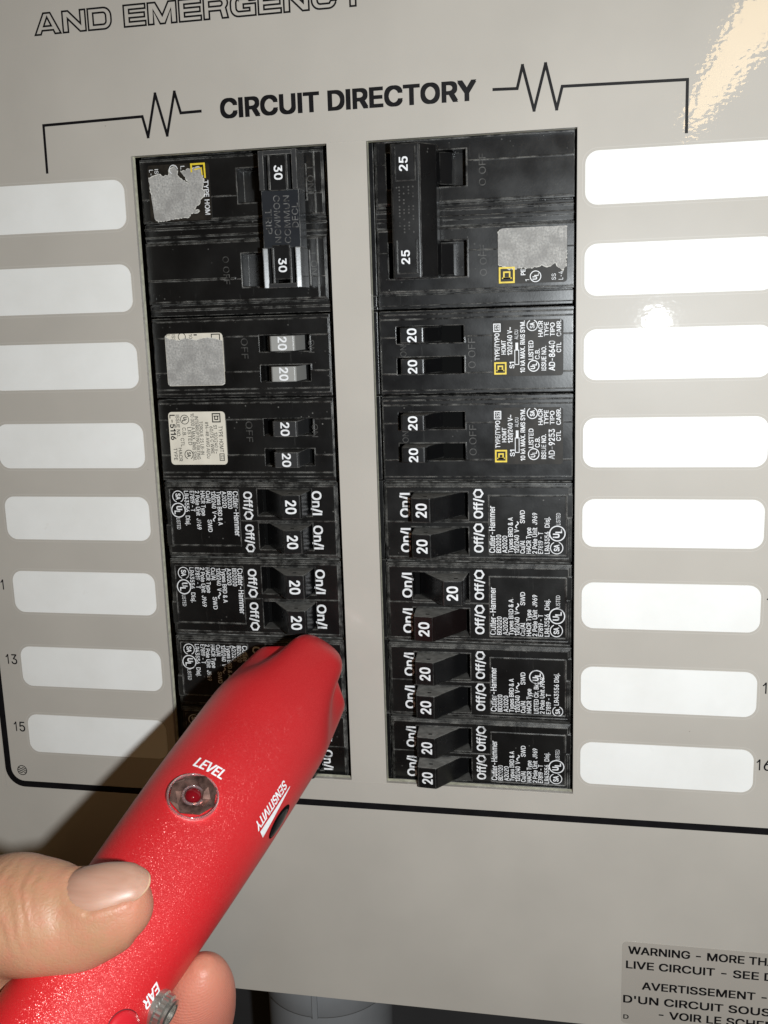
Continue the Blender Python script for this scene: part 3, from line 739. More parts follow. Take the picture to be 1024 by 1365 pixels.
for r, issue, ht, label in ((2, 'AD-8640', 4.6, 'slim twin breaker with dark label reading AD-8640 and yellow square mark, low black handles'),
                        (3, 'AD-9253', 6.8, 'slim twin breaker with dark label reading AD-9253 and yellow square mark')):
    b = thing('circuit_breaker', label, 'breaker', Matrix.Identity(4), 'slim tandem breakers with paper or dark labels')
    tandem_body(b, True)
    for a, c in TD_WIN: slim_handle((a+c)/2, b, M['handle'], 45.0, 52.6, ht)
    emboss(b, [('ON', 11.9, 51.4, 1.9, 3.4), ('O OFF', 8.0, 30.2, 2.2, 9.0)])
    dark_label(b, issue); place(b, 'R', r, r+1, 26.0)
# left: torn and cream labels
def cream_print(lb, x, y, only_top=False):
    g = G(); z = 0.26
    def t(b, a, c, h, w, bold=0.004): g.text(b, x+a, y+c, h, w, z, bold=bold)
    square_d(g, x+0.5, y+15.0, 2.9, z, 0.34)
    t('TYPE HOMT', 4.5, 17.0, 1.35, 8.2); frame(g, x+13.1, x+15.4, y+16.8, y+18.5, 0.22, z); t('S2', 13.6, 17.2, 1.0, 1.3)
    t('S1   120/240 V~', 4.2, 15.35, 1.15, 8.9); t('60/75 C WIRE', 4.6, 14.0, 1.15, 8.5); t('#14-#8 AWG Al/Cu', 3.2, 12.5, 1.15, 11.4)
    t('TORQUE 25 LB-IN', 3.0, 10.5, 1.15, 10.4); t('INTERRUPTING RATING', 1.4, 9.1, 1.15, 13.5); t('10 000 A MAX. RMS SYM.', 0.5, 7.7, 1.2, 14.8)
    cert_ul(g, x+2.4, y+5.6, 1.4, z, 0.2); t('LISTED', 4.8, 6.4, 1.2, 5.6); t('C.B.', 4.9, 4.6, 1.2, 2.7); t('CTL', 8.2, 3.8, 1.2, 2.7)
    cert_sa(g, x+13.4, y+6.3, 1.4, z, 0.22); t('ISSUE NO.', 0.9, 2.6, 1.2, 7.0); t('HACR', 11.3, 2.8, 1.2, 4.2); t('TYPE', 11.3, 1.1, 1.2, 3.9); t('L-5116', 0.9, 0.5, 1.75, 7.8, 0.02)
    g.build('label_text', M['ink'], lb, OFF)
def tear_off(pts, amp, lb, name='torn_paper'):
    w_, rough_ = wobble(pts, amp, flags=True)
    g = G(); g.prism(w_, 0.2, 0.25); tp = g.build(name, M['torn'], lb, OFF)
    g = G(); q = [(p[0]+random.uniform(-0.1, 0.1), p[1]+random.uniform(-0.1, 0.1)) for p in w_]
    n_q = len(q)
    for i in range(n_q):
        a, b = Vector(q[i]), Vector(q[(i+1) % n_q]); d = b-a
        if d.length < 1e-6 or not rough_[i] or random.random() < 0.25: continue
        nn = Vector((-d.y, d.x)).normalized(); w0 = random.uniform(0.02, 0.24)
        g.add([(a.x-nn.x*w0, a.y-nn.y*w0, 0.262), (b.x-nn.x*w0*0.7, b.y-nn.y*w0*0.7, 0.262), (b.x+nn.x*0.10, b.y+nn.y*0.10, 0.262), (a.x+nn.x*0.12, a.y+nn.y*0.12, 0.262)], [(0, 1, 2, 3)])
    g.build('torn_edge', M['torn_edge'], lb, OFF)
def wobble(pts, amp, step=0.45, flags=False):
    out = []; fl = []
    for i in range(len(pts)):
        a, b = Vector(pts[i]), Vector(pts[(i+1) % len(pts)]); d = b-a; n = max(1, int(d.length/step)); far = d.length > 6.0
        nn = Vector((-d.y, d.x)).normalized() if d.length > 0 else Vector((0, 0))
        for q in range(n): p = a+d*q/n+nn*random.uniform(-amp, amp)*(0.15 if far else 1.0); out.append((p.x, p.y)); fl.append(not far)
    return (out, fl) if flags else out
for r, torn, label in ((2, True, 'slim twin breaker with a torn grey paper label and two handles tinted pale as flash reflection'), (3, False, 'slim twin breaker with an intact cream label reading L-5116')):
    b = thing('circuit_breaker', label, 'breaker', Matrix.Identity(4), 'slim tandem breakers with paper or dark labels')
    tandem_body(b, False)
    for a, c in ((5.3, 10.3), (14.7, 19.7)): pass
    for a, c in TD_WIN: slim_handle((a+c)/2, b, M['flash_tint_handle'] if torn else M['grey_handle'], 41.6, 49.6, 5.0 if torn else 6.6)
    emboss(b, [('OFF', 7.2, 30.6, 2.2, 6.4), ('ON', 8.2, 52.6, 1.9, 4.0)])
    x, y = (5.2, 5.2) if torn else (4.0, 4.4)
    g = G(); g.prism(rrect(x, x+16.6, y, y+19.4, 1.2), -0.4, 0.20); lb = g.build('rating_label', M['cream'], b, OFF)
    if torn:
        pts = [(0.9, 0.1), (16.0, 0.1), (16.5, 1.0), (16.5, 18.6), (15.9, 19.3), (2.6, 19.3), (1.7, 16.5), (1.5, 13.0), (2.2, 10.5), (1.6, 7.2), (2.1, 4.0), (1.6, 1.6)]
        tear_off([(x+p, y+q) for p, q in pts], 0.10, lb)
        g = G(); z = 0.24
        g.text('ISS', x+0.2, y+2.4, 1.15, 2.0, z); g.text('L-', x+0.2, y+0.4, 1.4, 1.6, z); g.ring(x+1.0, y+5.8, 1.2, 0.22, z); g.text('10', x+0.2, y+8.2, 1.1, 1.5, z); g.text('I', x+0.3, y+9.8, 1.1, 0.4, z)
        frame(g, x+0.3, x+2.6, y+15.6, y+18.6, 0.3, z)
        g.build('label_text', M['ink'], lb, OFF)
    else: cream_print(lb, x, y)
    place(b, 'L', r, r+1, 26.0)

# ---- two-pole breakers with handle ties (nominal 49.6 mm wide)
def pole_face(R, a, b, y1=59.6):
    R += [(a, b, 0.6, y1, -0.6), (a+0.5, b-0.5, 1.0, y1-0.5, 0.0), (b-7.0, b-0.5, 1.0, y1-0.5, -0.25), (b-7.2, b-7.0, 1.0, 30.0, 0.15), (b-0.7, b-0.5, 1.0, y1-0.5, 0.15), (a+0.5, a+0.7, 1.0, y1-0.5, 0.12)]
# right: 25 and 25
b = thing('circuit_breaker', 'large two pole breaker with black bridged handle reading 25 and torn label', 'breaker', Matrix.Identity(4), 'two pole breakers with bridged handles')
R = [(0.3, 49.3, 0.3, 62.0, -3.0)]
pole_face(R, 4.9, 23.9); pole_face(R, 30.6, 49.4)
R += [(24.3, 30.2, 0.3, 60.0, -2.0), (25.9, 27.0, 0.3, 60.0, -1.2), (28.6, 29.2, 0.3, 60.0, -1.4), (1.2, 4.4, 0.3, 62, -1.8), (0.3, 49.3, 59.9, 60.5, -5.0)]
for a, c in ((9.3, 19.8), (35.3, 45.6)): R += [(a-0.25, c+0.25, 32.0, 56.3, 0.12), (a, c, 32.3, 56.0, -6.5)]
hmap(R, -45).build('body', M['plastic_gloss'], b, OFF)
emboss(b, [('O OFF', 35.0, 26.5, 2.0, 9.0), ('O OFF', 9.2, 26.5, 2.0, 9.0)], 0.17)
g = G(); g.prism([(56.0, -6.0), (53.4, 1.0), (52.9, 9.4), (52.4, 9.9), (44.9, 9.9), (44.2, 9.4), (40.4, 5.0), (40.0, 0.6), (36.6, -2.0), (36.4, -6.0)], 36.0, 45.2, 'x')
g.prism([(56.0, -6.0), (53.4, 1.0), (52.9, 9.4), (52.4, 9.9), (44.9, 9.9), (44.2, 9.4), (40.4, 5.0), (40.0, 0.6), (36.6, -2.0), (36.4, -6.0)], 9.8, 19.2, 'x')
g.v = [(p[0], p[1], p[2]-0.5) for p in g.v]; g.build('switch_handle', M['handle'], b, OFF)
g = G(); prof = [(53.2, 1.2), (53.0, 9.5), (52.5, 10.0), (44.8, 10.0), (44.2, 9.6), (40.4, 5.2), (40.2, 1.2)]
g.prism(prof, 9.0, 46.6, 'x')
tie = g.build('handle_tie', M['handle'], b, OFF)
g = G()
for x0 in (10.2, 36.2):
    for yy in (45.8, 51.6): g.box(x0, x0+9.6, yy-0.22, yy+0.22, 9.9, 10.35)
    g.box(x0, x0+0.35, 46.05, 51.35, 9.9, 10.2)
g.box(9.6, 46.0, 44.3, 44.6, 9.6, 10.12)
g.build('raised_rib', M['handle'], tie, OFF)
for xc in (15.0, 41.0): number_mesh('25', xc, 48.0, 10.07, 2.4, 3.8, 0.0).build('rating_number', M['white_ink'], tie, OFF)
g = G()
for xx in np.arange(22.0, 35.0, 0.9):
    for yy in (46.6, 47.9, 49.3, 50.6):
        if random.random() < 0.55: g.ring(xx, yy, 0.14, 0.22, 10.06, 8)
g.build('raised_dots', M['emboss'], tie, OFF)
x, y = 6.6, 2.9
g = G(); g.prism(rrect(x, x+16.0, y, y+20.3, 1.0), -0.4, 0.2); lb = g.build('rating_label', M['dark_label'], b, OFF)
pts = [(4.4, 0.2), (9.0, 0.1), (15.6, 0.1), (16.0, 0.8), (16.0, 19.2), (14.6, 20.2), (5.6, 20.2), (5.0, 18.5), (4.2, 16.6), (4.6, 13.0), (4.2, 10.5), (4.9, 8.0), (4.5, 5.0), (5.6, 3.6), (3.2, 1.4)]
tear_off([(x+p, y+q) for p, q in pts], 0.20, lb)
g = G(); square_d(g, x+0.2, y+15.3, 4.7, 0.28, 0.5); g.build('square_emblem', M['yellow'], lb, OFF)
g = G(); cert_ul(g, x+1.9, y+9.2, 1.55, 0.25, 0.25); g.text('1', x+0.6, y+11.0, 1.2, 0.5, 0.25); g.text('PE', x+2.4, y+12.2, 1.3, 1.7, 0.25, bold=0.02); g.text('SS', x+0.7, y+3.3, 1.2, 1.8, 0.25); g.text('L-4', x+0.7, y+1.2, 1.3, 2.4, 0.25)
g.build('label_text', M['print'], lb, OFF)
place(b, 'R', 0, 2, 49.6)
# left: 30 and 30
b = thing('circuit_breaker', 'large two pole breaker with shiny clip-on handle bridge reading 30 and badly torn label', 'breaker', Matrix.Identity(4), 'two pole breakers with bridged handles')
R = [(0.3, 49.3, 0.3, 62.0, -3.0)]
pole_face(R, 1.4, 20.5); pole_face(R, 26.6, 45.5)
R += [(20.9, 26.2, 0.3, 60.0, -2.0), (22.0, 22.6, 0.3, 60.0, -1.3), (24.6, 25.0, 0.3, 60.0, -1.4), (46.0, 49.3, 0.3, 62, -1.8), (47.2, 47.7, 0.3, 62, -1.4), (0.3, 49.3, 59.9, 60.4, -5.0),
      (13.6, 14.0, 44.0, 59.1, 0.2), (1.9, 20.0, 56.6, 56.9, 0.2), (27.1, 45.0, 56.6, 56.9, 0.2), (38.0, 38.4, 1.0, 30.0, 0.2)]
for a, c in ((5.6, 15.8), (30.8, 41.0)): R += [(a-0.2, c+0.2, 32.0, 54.3, 0.12), (a, c, 32.3, 54.0, -6.5)]
hmap(R, -45).build('body', M['plastic'], b, OFF)
emboss(b, [('I  ON', 6.5, 54.6, 2.0, 6.5), ('I  ON', 31.5, 54.6, 2.0, 6.5), ('O OFF', 31.5, 26.2, 2.0, 8.5)], 0.17)
g = G()
for x0, x1 in ((4.0, 14.0), (29.5, 39.5)): g.prism([(55.0, -6.0), (51.6, 0.0), (50.9, 9.7), (45.5, 9.7), (44.0, -1.0), (38.0, -6.0)], x0, x1, 'x')
g.build('switch_handle', M['handle'], b, OFF)
g = G(); Y0, Y1 = 42.6, 54.2
def tb(x0, x1, y0, y1, z0, z1): g.box(x0, x1, y0, y1, z0, z1)
pass                                   # the smooth middle
for x0, x1, ex in ((2.6, 13.7, 2.6), (30.3, 42.0, 40.7)):
    sl = 0.50 if ex > 20 else 0.10
    for ya in (Y0, Y1-1.5): g.prism([(ya, 1.5), (ya+1.5, 1.5), (ya+1.5, 10.2-sl/2), (ya, 10.2+sl/2)], x0, x1, 'x')
    if ex > 20: g.prism([(ex, 1.5), (ex+1.3, 1.5), (ex+1.3, 9.9), (ex, 10.5)], Y0+1.5, Y1-1.5, 'y') if False else tb(ex, ex+1.3, Y0+1.5, Y1-1.5, 1.5, 10.2)
    else: tb(ex, ex+1.3, Y0+1.5, Y1-1.5, 1.5, 10.2)
tie = g.build('handle_tie', M['grey_handle'], b, OFF)
g = G(); g.box(13.72, 30.28, Y0+0.05, Y1-0.05, 2.0, 9.0); g.build('bridge_plate', M['bridge'], tie, OFF)
g = G()
for x0, x1 in ((3.9, 13.7), (30.3, 40.7)):
    g.box(x0+0.05, x1-0.05, 45.3, 45.9, 6, 10.0); g.box(x0+0.05, x1-0.05, 50.7, 51.3, 6, 10.0)
g.build('clip_rib', M['grey_handle'], tie, OFF)
for xc in (8.9, 35.4): number_mesh('30', xc, 47.2, 9.78, 2.4, 3.9, 0.0).build('rating_number', M['white_ink'], tie, OFF)
g = G(); z = 9.06
g.text('COMMON', 15.2, 46.3, 1.9, 13.6, z, bold=-0.004); g.text('TRIP', 19.0, 43.6, 1.9, 7.2, z, bold=-0.004)
g.text('COMMUN', 29.0, 51.2, 1.9, 13.6, z, bold=-0.004, rot=math.pi); g.text('DECL', 24.6, 53.7, 1.9, 7.0, z, bold=-0.004, rot=math.pi)
g.build('raised_lettering', M['emboss2'], tie, OFF)
x, y = 3.2, 3.4
g = G(); g.prism(rrect(x, x+17.0, y, y+20.2, 1.0), -0.4, 0.2); lb = g.build('rating_label', M['dark_label'], b, OFF)
raw = [(65, 300), (130, 270), (220, 260), (250, 290), (320, 270), (340, 200), (400, 175), (440, 230), (430, 290), (480, 330), (570, 385), (510, 290), (470, 240), (600, 215), (700, 195), (740, 230), (745, 320), (760, 360), (735, 450), (760, 500), (740, 560), (700, 590), (690, 630), (650, 660), (620, 700), (680, 715), (660, 740), (575, 745), (545, 790), (330, 810), (160, 830), (110, 790), (85, 500)]
pts = [(x+(q-150)/680*17.0, y+(p-60)/770*20.2) for p, q in raw]
tear_off(pts, 0.14, lb)
g = G(); lw = 0.55; sx_, sy_ = 17.0/680, 20.2/770
g.line([(x+(260-150)*sx_, y+(612-60)*sy_), (x+(165-150)*sx_, y+(612-60)*sy_), (x+(165-150)*sx_, y+(772-60)*sy_), (x+(335-150)*sx_, y+(775-60)*sy_)], lw, 0.28)
g.line([(x+(230-150)*sx_, y+(650-60)*sy_), (x+(215-150)*sx_, y+(735-60)*sy_), (x+(300-150)*sx_, y+(742-60)*sy_)], lw*0.7, 0.28)
g.build('square_emblem', M['yellow'], lb, OFF)
g = G(); g.text('TYPE HOM', x+5.3, y+18.2, 1.5, 10.2, 0.28, bold=0.015); g.ring(x+1.6, y+8.6, 1.3, 0.24, 0.28, 30, 90, 330); g.text('L', x+0.7, y+11.0, 1.3, 1.0, 0.28); g.text('IS', x+1.2, y+2.4, 1.2, 1.4, 0.28); g.text('L-', x+1.3, y+0.6, 1.3, 1.6, 0.28)
g.build('label_text', M['print'], lb, OFF)
place(b, 'L', 0, 2, 49.6)

# ------------------------------------------------------------------ the red tester
A0 = np.array((-20.233, 150.251, 3.0)); A1 = np.array((-48.497, 194.251, 122.0))
Tt = (A1-A0)/np.linalg.norm(A1-A0)
n_ = np.array(CAM)-(A0+A1)/2; n_ -= Tt*(n_@Tt); Tn = n_/np.linalg.norm(n_)
Tu = np.cross(Tn, Tt); Tu = Tu if Tu[0] > 0 else -Tu
HW = [(0, 15.2), (12, 16.9), (24, 18.2), (38, 18.9), (68, 18.5), (90, 17.7), (110, 16.7), (130, 15.7), (150, 14.8), (220, 14.2)]
def interp(tab, s):
    if s <= tab[0][0]: return tab[0][1]
    for (a, p), (b_, q) in zip(tab, tab[1:]):
        if s <= b_:
            kk = (s-a)/(b_-a); return p+(q-p)*kk
    return tab[-1][1]
def sst(a, b_, v):
    kk = min(1, max(0, (v-a)/(b_-a))); return kk*kk*(3-2*kk)
def rad(s, th):
    a = (interp(HW, s-4)+interp(HW, s)+interp(HW, s+4))/3; bb = a*0.9
    c, sn = abs(math.cos(th)), abs(math.sin(th))
    r = 1/(((c/bb)**2.3+(sn/a)**2.3)**(1/2.3)); ad = abs(math.degrees(th))
    r *= 1-0.36*(1-sst(9, 38, s))*math.exp(-((ad-60)/21)**2)
    s0 = 8*sst(56, 84, ad); L = 13-8*sst(56, 84, ad); q = s-s0
    if q <= 0: return 0.02
    if q < L: r *= math.sqrt(max(0, 1-(1-q/L)**2))
    return r
def surf(s, th, h=0.0):
    r = rad(s, th)+h
    return A0+Tt*s+Tn*(r*math.cos(th))+Tu*(r*math.sin(th))
def snorm(s, th):
    e = 0.05; a = surf(s+e, th)-surf(s-e, th); b_ = surf(s, th+e/15)-surf(s, th-e/15)
    n = np.cross(a, b_); n /= np.linalg.norm(n)
    return n if n@(surf(s, th)-(A0+Tt*s)) > 0 else -n
def w3(p): return (p[0], -p[2], -p[1])
tester = thing('circuit_tester', 'red metal-flake handheld circuit tester held against the breakers', 'tester', Matrix.Translation(W(*A0)))
NS = 128
ss = [0.05, 0.4, 1, 1.8, 2.8, 4, 5.5, 7, 8.5, 9.1, 9.4, 9.8, 10.4, 11.2, 12.2, 13.2, 14.4]+list(np.arange(16, 176, 2.0))+[176+6*math.sin(t)*2 for t in np.linspace(0.1, math.pi/2, 8)]
g = G()
for i, s in enumerate(ss):
    kk = 1.0 if s < 176 else math.sqrt(max(0.0, 1-((s-176)/12.02)**2))
    for j in range(NS):
        th = 2*math.pi*j/NS; th = th if th <= math.pi else th-2*math.pi
        r = rad(s, th)*kk; p = A0+Tt*s+Tn*(r*math.cos(th))+Tu*(r*math.sin(th)); g.v.append(w3(p))
for i in range(len(ss)-1):
    for j in range(NS):
        q = (j+1) % NS; g.f.append((i*NS+j, i*NS+q, (i+1)*NS+q, (i+1)*NS+j))
g.f.append(tuple(range(NS))[::-1]); g.f.append(tuple((len(ss)-1)*NS+j for j in range(NS)))
body = g.build('body', M['red'], tester and None, smooth=True); under(body, tester)
bm = bmesh.new(); bm.from_mesh(body.data); bmesh.ops.recalc_face_normals(bm, faces=bm.faces); bm.to_mesh(body.data); bm.free()
for p in body.data.polygons: p.use_smooth = True
# lettering wrapped on the body
def wrap_text(name, body_, s0, th0, h, w, along, bold=0.02, slant=0.2):
    vs0, fs = text_geo(body_, h, w, bold, slant)
    g = G(); nst = strikes(h, bold)
    for i, (dx, dy) in enumerate(nst):
      out = []
      for a, b_ in vs0:
        a += dx; b_ += dy
        if along:   # reads down the barrel, tops of the letters to the right
            s = s0+a; th = th0+b_/rad(s, th0)
        else:       # reads round the barrel, tops of the letters towards the tip
            s = s0-b_; th = th0+a/rad(s0, th0)
        out.append(w3(surf(s, th, 0.09+0.004*i)))
      g.add(out, fs)
    return under(g.build(name, M['white_ink']), tester)
wrap_text('level_text', 'LEVEL', 70.2, math.radians(-36), 2.9, 8.6, False)
wrap_text('sensitivity_text', 'SENSITIVITY', 57.8, math.radians(39), 2.2, 16.0, True)
wrap_text('ear_text', 'EAR', 118.6, math.radians(46), 2.5, 5.2, True)
# sensitivity wedge and thumbwheel
g = G(); th0 = math.radians(51)
P_ = []
for i in range(21):
    s = 56.0+17.2*i/20; P_.append((s, th0-0.03+0.0*i)); 
out = []; N = 20
for i in range(N+1):
    s = 57.0+16.4*i/N; wdt = 0.22+1.75*i/N; sl = math.radians(2.5)*i/N
    for kx in (0, 1): out.append(w3(surf(s, th0-math.radians(3)+sl*0+kx*wdt/17.0-(0.5*wdt/17.0)*0, 0.09)))
g.add(out, [(2*i, 2*i+1, 2*i+3, 2*i+2) for i in range(N)]); under(g.build('sensitivity_wedge', M['white_ink']), tester)
def on_body(s, th, roll=0.0):
    o = surf(s, th); n = snorm(s, th); t = Tt-n*(Tt@n); t /= np.linalg.norm(t); u = np.cross(t, n)
    return o, t, u, n
def disc_part(name, mat, s, th, prof, n=40, ks=1.0, ku=1.0, smooth=True, conform=False, flat_n=None):
    """surface of revolution on the body: prof = (radius, height) pairs; stretched ks along the barrel, ku round it"""
    o, t, u, nn = on_body(s, th); g = G(); m = len(prof)
    for i in range(n):
        a = 2*math.pi*i/n
        for r, h in prof:
            if conform:
                p = surf(s+r*ks*math.cos(a), th+r*ku*math.sin(a)/rad(s, th), h)
            else: p = o+t*(r*ks*math.cos(a))+u*(r*ku*math.sin(a))+nn*h
            g.v.append(w3(p))
    for i in range(n):
        j = (i+1) % n
        for q in range(m-1): g.f.append((i*m+q, j*m+q, j*m+q+1, i*m+q+1))
    ob = g.build(name, mat, smooth=smooth); return under(ob, tester)
disc_part('thumbwheel_slot', M['void'], 65.2, math.radians(63), [(0.01, 0.06), (5.8, 0.06)], 40, 1.0, 0.42, conform=True)
disc_part('thumbwheel', M['handle'], 65.4, math.radians(64), [(0.01, 0.55), (2.0, 0.5), (4.0, 0.3), (4.9, 0.05)], 40, 1.0, 0.36, conform=True)
# level light: rim, faceted bowl, red lens
LS, LT = 78.5, math.radians(-20)
rim = disc_part('light_rim', M['clear'], LS, LT, [(6.0, -0.4), (6.05, 0.55), (6.25, 0.8), (6.5, 0.7), (6.65, 0.3), (6.65, -1.2)], 48)
o, t, u, nn = on_body(LS, LT); g = G(); nf = 8
ring = []
for r, h, tw in ((6.1, 1.0, 0), (4.5, 0.95, 0.42), (2.7, 0.85, 0.0)):
    rr = []
    for i in range(nf):
        a = 2*math.pi*(i+tw)/nf; hh = h+random.uniform(-0.75, 0.55); rr.append(len(g.v)); g.v.append(w3(o+t*r*math.cos(a)+u*r*math.sin(a)+nn*hh))
    ring.append(rr)
for a_, b_ in zip(ring, ring[1:]):
    for i in range(nf):
        j = (i+1) % nf; g.f.append((a_[i], a_[j], b_[i])); g.f.append((a_[j], b_[j], b_[i]))
g.f.append(tuple(ring[-1])); under(g.build('reflector', M['reflector']), tester)
disc_part('lens_collar', M['clear'], LS, LT, [(2.9, 0.1), (2.9, 0.9), (2.7, 1.2), (2.35, 1.15), (2.3, 0.2)], 36)
disc_part('red_lens', M['lens'], LS, LT, [(2.1, 0.1), (2.05, 1.0), (1.75, 1.6), (1.1, 2.05), (0.5, 2.2), (0.01, 2.25)], 36)
# ear socket: knurled nut and tube
JS, JT = 120.6, math.radians(70)
o, t, u, nn = on_body(JS, JT); g = G(); nk = 48
prof = [(4.3, -1.5, 0), (4.3, 0.6, 0), (3.9, 1.0, 1), (3.9, 2.3, 1), (3.5, 2.7, 0), (3.5, 3.3, 0), (2.6, 3.5, 0), (2.2, 3.3, 0), (2.1, 0.5, 0), (0.01, 0.5, 0)]
m = len(prof)
for i in range(nk):
    a = 2*math.pi*i/nk
    for r, h, kn in prof:
        r = r+(0.13 if (i % 2) and kn else 0); g.v.append(w3(o+t*r*math.cos(a)+u*r*math.sin(a)+nn*h))
for i in range(nk):
    j = (i+1) % nk
    for q in range(m-1): g.f.append((i*m+q, j*m+q, j*m+q+1, i*m+q+1))
under(g.build('ear_socket', M['chrome']), tester)
disc_part('push_button', M['red2'], 131.0, math.radians(48), [(0.01, 0.95), (3.2, 0.9), (4.3, 0.7), (4.6, 0.35), (4.62, -0.3)], 40, conform=True)
disc_part('button_groove', M['groove'], 131.0, math.radians(48), [(4.6, 0.05), (4.85, 0.05)], 40, conform=True)

# ------------------------------------------------------------------ the hand
PIX = 1320.84
_R = np.array(RR); _C = np.array((CAM[0], CAM[1], -CAM[2]))
def see(px, py, d, hw=0):
    """a point at distance d in front of the panel, with a half width given as seen in the photograph"""
    r = _R.T@np.array([(px-512), (py-682.5), PIX]); t = (-d-_C[2])/r[2]; q = _C+t*r
    zc = (_R@(q-_C))[2]; return np.array((q[0], q[1], d)), hw*zc/PIX
def catmull(P, n):
    P = [np.array(p, float) for p in P]; Q = [2*P[0]-P[1]]+P+[2*P[-1]-P[-2]]; out = []
    for i in range(len(P)-1):
        a, b_, c, d = Q[i:i+4]
        for q in range(n):
            t = q/n; out.append(0.5*((2*b_)+(c-a)*t+(2*a-5*b_+4*c-d)*t*t+(3*b_-a-3*c+d)*t**3))
    out.append(P[-1]); return out
def frames(path, ref):
    out = []
    for i, p in enumerate(path):
        a = path[max(0, i-1)]; b_ = path[min(len(path)-1, i+1)]; t = (b_-a)/np.linalg.norm(b_-a)
        n = ref-t*(ref@t); n /= np.linalg.norm(n); u = np.cross(t, n); out.append((p, t, n, u))
    return out
def tube(g, stations, ref, n=5, seg=36, flat=0.86, flats=None):
    """a limb through stations (x, y, d, half width, flattening)"""
    path = catmull([(*s[0], s[1], s[2] if len(s) > 2 else flat) for s in stations], n)
    fr = frames([p[:3] for p in path], np.array(ref, float)); base = len(g.v)
    for (p, t, nn, u), q in zip(fr, path):
        a, b_ = max(0.3, q[3]), max(0.3, q[3])*q[4]
        for i in range(seg):
            th = 2*math.pi*i/seg; g.v.append(w3(p+u*(a*math.cos(th))+nn*(b_*math.sin(th))))
    m = len(path)
    for i in range(m-1):
        for j in range(seg):
            k2 = (j+1) % seg; g.f.append((base+i*seg+j, base+i*seg+k2, base+(i+1)*seg+k2, base+(i+1)*seg+j))
    g.f.append(tuple(base+j for j in range(seg))[::-1]); g.f.append(tuple(base+(m-1)*seg+j for j in range(seg)))
    return fr, path
def st(px, py, d, hw, fl=0.86): p, w_ = see(px, py, d, hw); return (p, w_, fl)
toward = np.array(CAM)-np.array((-40, 170, 118)); toward /= np.linalg.norm(toward)
g = G()
thumb_st = [st(-190, 1480, 92, 105, 0.8), st(-105, 1375, 104, 95, 0.85), st(-40, 1278, 113, 86, 0.92), st(8, 1222, 119, 79, 0.95), st(40, 1221, 120, 77, 0.92), st(68, 1224, 120, 74, 0.87), st(100, 1226, 119.5, 67, 0.84), st(130, 1217, 119, 62, 0.80), st(155, 1208, 118, 57, 0.76), st(172, 1203, 117.2, 51, 0.74), st(184, 1202, 116.4, 43.5, 0.74), st(193, 1201, 115.8, 34, 0.74), st(200, 1200, 115.3, 23, 0.74), st(205, 1199, 115, 9, 0.7)]
fr_t, path_t = tube(g, thumb_st, toward, 8, 64)
tube(g, [st(-150, 1470, 100, 70, 0.9), st(-70, 1360, 113, 68, 0.9), st(-22, 1290, 120, 60, 0.9), st(2, 1258, 120, 38, 0.9), st(10, 1246, 119, 14, 0.9)], toward, 6, 40)
idx = [st(-70, 1520, 84, 62), st(30, 1540, 74, 60), st(120, 1510, 76, 58), st(195, 1440, 84, 60), st(243, 1368, 93, 64, 0.9), st(262, 1330, 97, 55, 0.9), st(270, 1300, 99.5, 38, 0.9), st(272, 1283, 101, 14, 0.9)]
tube(g, idx, (-Tn), 6, 40)
dl = Tt*19.0
for q, shrink in ((1, 1.02), (2, 0.96), (3, 0.84)):
    tube(g, [(p+dl*q+Tn*0+np.array((-2.0*q, 3.0*q, 0)), w_*shrink, f_) for p, w_, f_ in idx], (-Tn), 5, 32)
tube(g, [(*see(-70, 1520, 90), 1)[0:1]+(12.0, 0.8), (see(-150, 1600, 120)[0], 26.0, 0.55), (see(-230, 1680, 140)[0], 36.0, 0.48), (see(-330, 1800, 165)[0], 33.0, 0.6), (see(-430, 1920, 185)[0], 28.0, 0.75), (see(-700, 2250, 215)[0], 33.0, 0.85), (see(-900, 2500, 235)[0], 37.0, 0.9)], toward, 6, 40)
hand = g.build('person', M['skin'])
bm = bmesh.new(); bm.from_mesh(hand.data); bmesh.ops.recalc_face_normals(bm, faces=bm.faces); bm.to_mesh(hand.data); bm.free()
rm = hand.modifiers.new('r', 'REMESH'); rm.mode = 'VOXEL'; rm.voxel_size = 0.00075; rm.use_smooth_shade = True
sm = hand.modifiers.new('s', 'SMOOTH'); sm.iterations = 16; sm.factor = 0.5
dg = bpy.context.evaluated_depsgraph_get(); nm_ = bpy.data.meshes.new_from_object(hand.evaluated_get(dg)); hand.modifiers.clear()
old = hand.data; hand.data = nm_; bpy.data.meshes.remove(old)
for p in hand.data.polygons: p.use_smooth = True
hand['label'] = 'bare left hand holding the red tester, thumb on top with its nail showing'; hand['category'] = 'person'
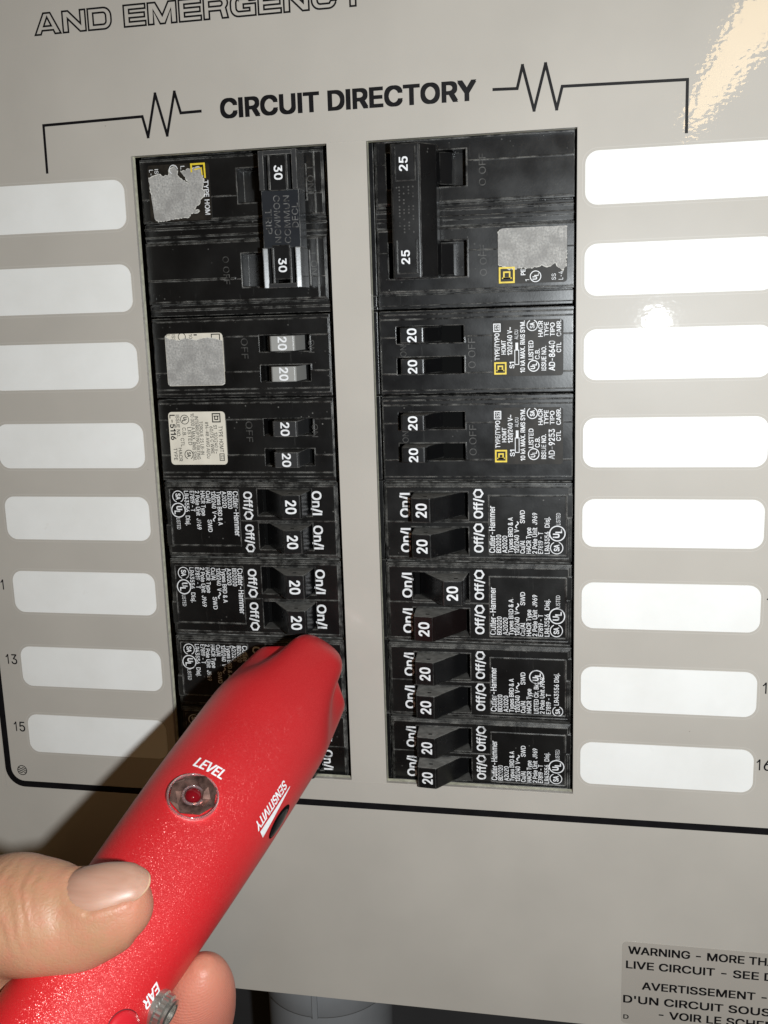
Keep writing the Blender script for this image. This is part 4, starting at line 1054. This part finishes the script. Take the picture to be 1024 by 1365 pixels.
# thumb nail: a curved plate over the last joint
def thumb_at(px):
    """thumb frame whose centre is seen at photograph column px"""
    best = None
    for (p, t, nn, u), q in zip(fr_t, path_t):
        c = _R@(np.array((p[0], p[1], -p[2]))-_C); x = 512+PIX*c[0]/c[2]
        if best is None or abs(x-px) < best[0]: best = (abs(x-px), p, t, nn, u, q[3], q[3]*q[4])
    return best[1:]
NA = 26; NB = 30
rows = []
cols = [(p, t, nn, u, q[3], q[3]*q[4]) for (p, t, nn, u), q in zip(fr_t, path_t)]
def tpoint(sx, phi, lift):
    """sx: photograph column along the thumb, phi: angle round it from its upper (image) side"""
    xs_ = []
    for c in cols:
        cc = _R@(np.array((c[0][0], c[0][1], -c[0][2]))-_C); xs_.append(512+PIX*cc[0]/cc[2])
    over = max(0.0, sx-181.0); sx = min(sx, 181.0)      # the plate runs on straight past the curve of the fingertip
    i = 0
    while i < len(xs_)-2 and xs_[i+1] < sx: i += 1
    k_ = (sx-xs_[i])/(xs_[i+1]-xs_[i]); k_ = max(0, min(1.0, k_))
    L_ = [cols[i][j]*(1-k_)+cols[i+1][j]*k_ for j in range(6)]
    p, t, nn, u, a, b_ = L_
    dxp = (cols[-1][0]-cols[-8][0]); p = p+dxp/np.linalg.norm(dxp)*over*0.155; a = a*(1-0.012*over); b_ = b_*(1-0.010*over)
    upv = u if (_R@np.array((u[0], u[1], -u[2])))[1] < 0 else -u
    r = 1/math.sqrt((math.sin(phi)/a)**2+(math.cos(phi)/b_)**2)+lift
    return p+nn*(r*math.cos(phi))+upv*(r*math.sin(phi))
PH0 = math.radians(50)
g = G(); g3 = G()
for i in range(NA+1):
    v_ = -1+2*i/NA
    for j in range(NB+1):
        w_ = j/NB
        s0 = 118+20*abs(v_)**2.2*0.2+ (14*max(0, -v_)**1.5) - 2*max(0, v_)
        s1 = 198.5-24*abs(v_)**2.4
        sx_ = s0+(s1-s0)*w_
        half = math.radians(50)*(1-0.10*(1-w_)**3)
        lift = 0.16-0.62*abs(v_)**5-0.55*(1-w_)**6+0.02*w_**3-0.25*w_**8
        g.v.append(w3(tpoint(sx_, PH0+v_*half, lift)))
for i in range(NA):
    for j in range(NB):
        a_ = i*(NB+1)+j; g.f.append((a_, a_+1, a_+NB+2, a_+NB+1))
nail = g.build('thumbnail', M['nail'], smooth=True); nail.parent = hand
nail.data.materials.append(M['nail_edge'])
for fi, p in enumerate(nail.data.polygons):
    if fi % NB >= NB-1: p.material_index = 1
so = nail.modifiers.new('t', 'SOLIDIFY'); so.thickness = 0.0004; so.offset = 0

# the skin rises in a soft fold round the nail and is pressed down under it
nv = np.array([tuple(v.co) for v in nail.data.vertices]); hv = np.array([tuple(v.co) for v in hand.data.vertices]); hn = np.array([tuple(v.normal) for v in hand.data.vertices])
ii, jj = np.divmod(np.arange(len(nv)), NB+1)
rim_ = (ii == 0) | (ii == NA) | (jj == 0); tip_ = (jj == NB)
close = np.where(np.min(np.linalg.norm(hv[:, None, :]-nv[None, ::7, :], axis=2), axis=1) < 0.006)[0]
D_ = np.linalg.norm(hv[close][:, None, :]-nv[None, :, :], axis=2); near_i = D_.argmin(1); dmin = D_.min(1)
drim = np.linalg.norm(hv[close][:, None, :]-nv[None, rim_, :], axis=2).min(1)
inside = ~(rim_ | tip_)[near_i] & (dmin < 0.0016)
push = np.where(inside, -0.00030*np.clip(drim/0.0012, 0, 1), 0.00026*np.exp(-((drim-0.0009)/0.0011)**2))
push = np.where(tip_[near_i] & ~inside, 0.0, push)
for q, i in enumerate(close):
    hand.data.vertices[int(i)].co = Vector(hv[i]+hn[i]*push[q])
hand.data.update()
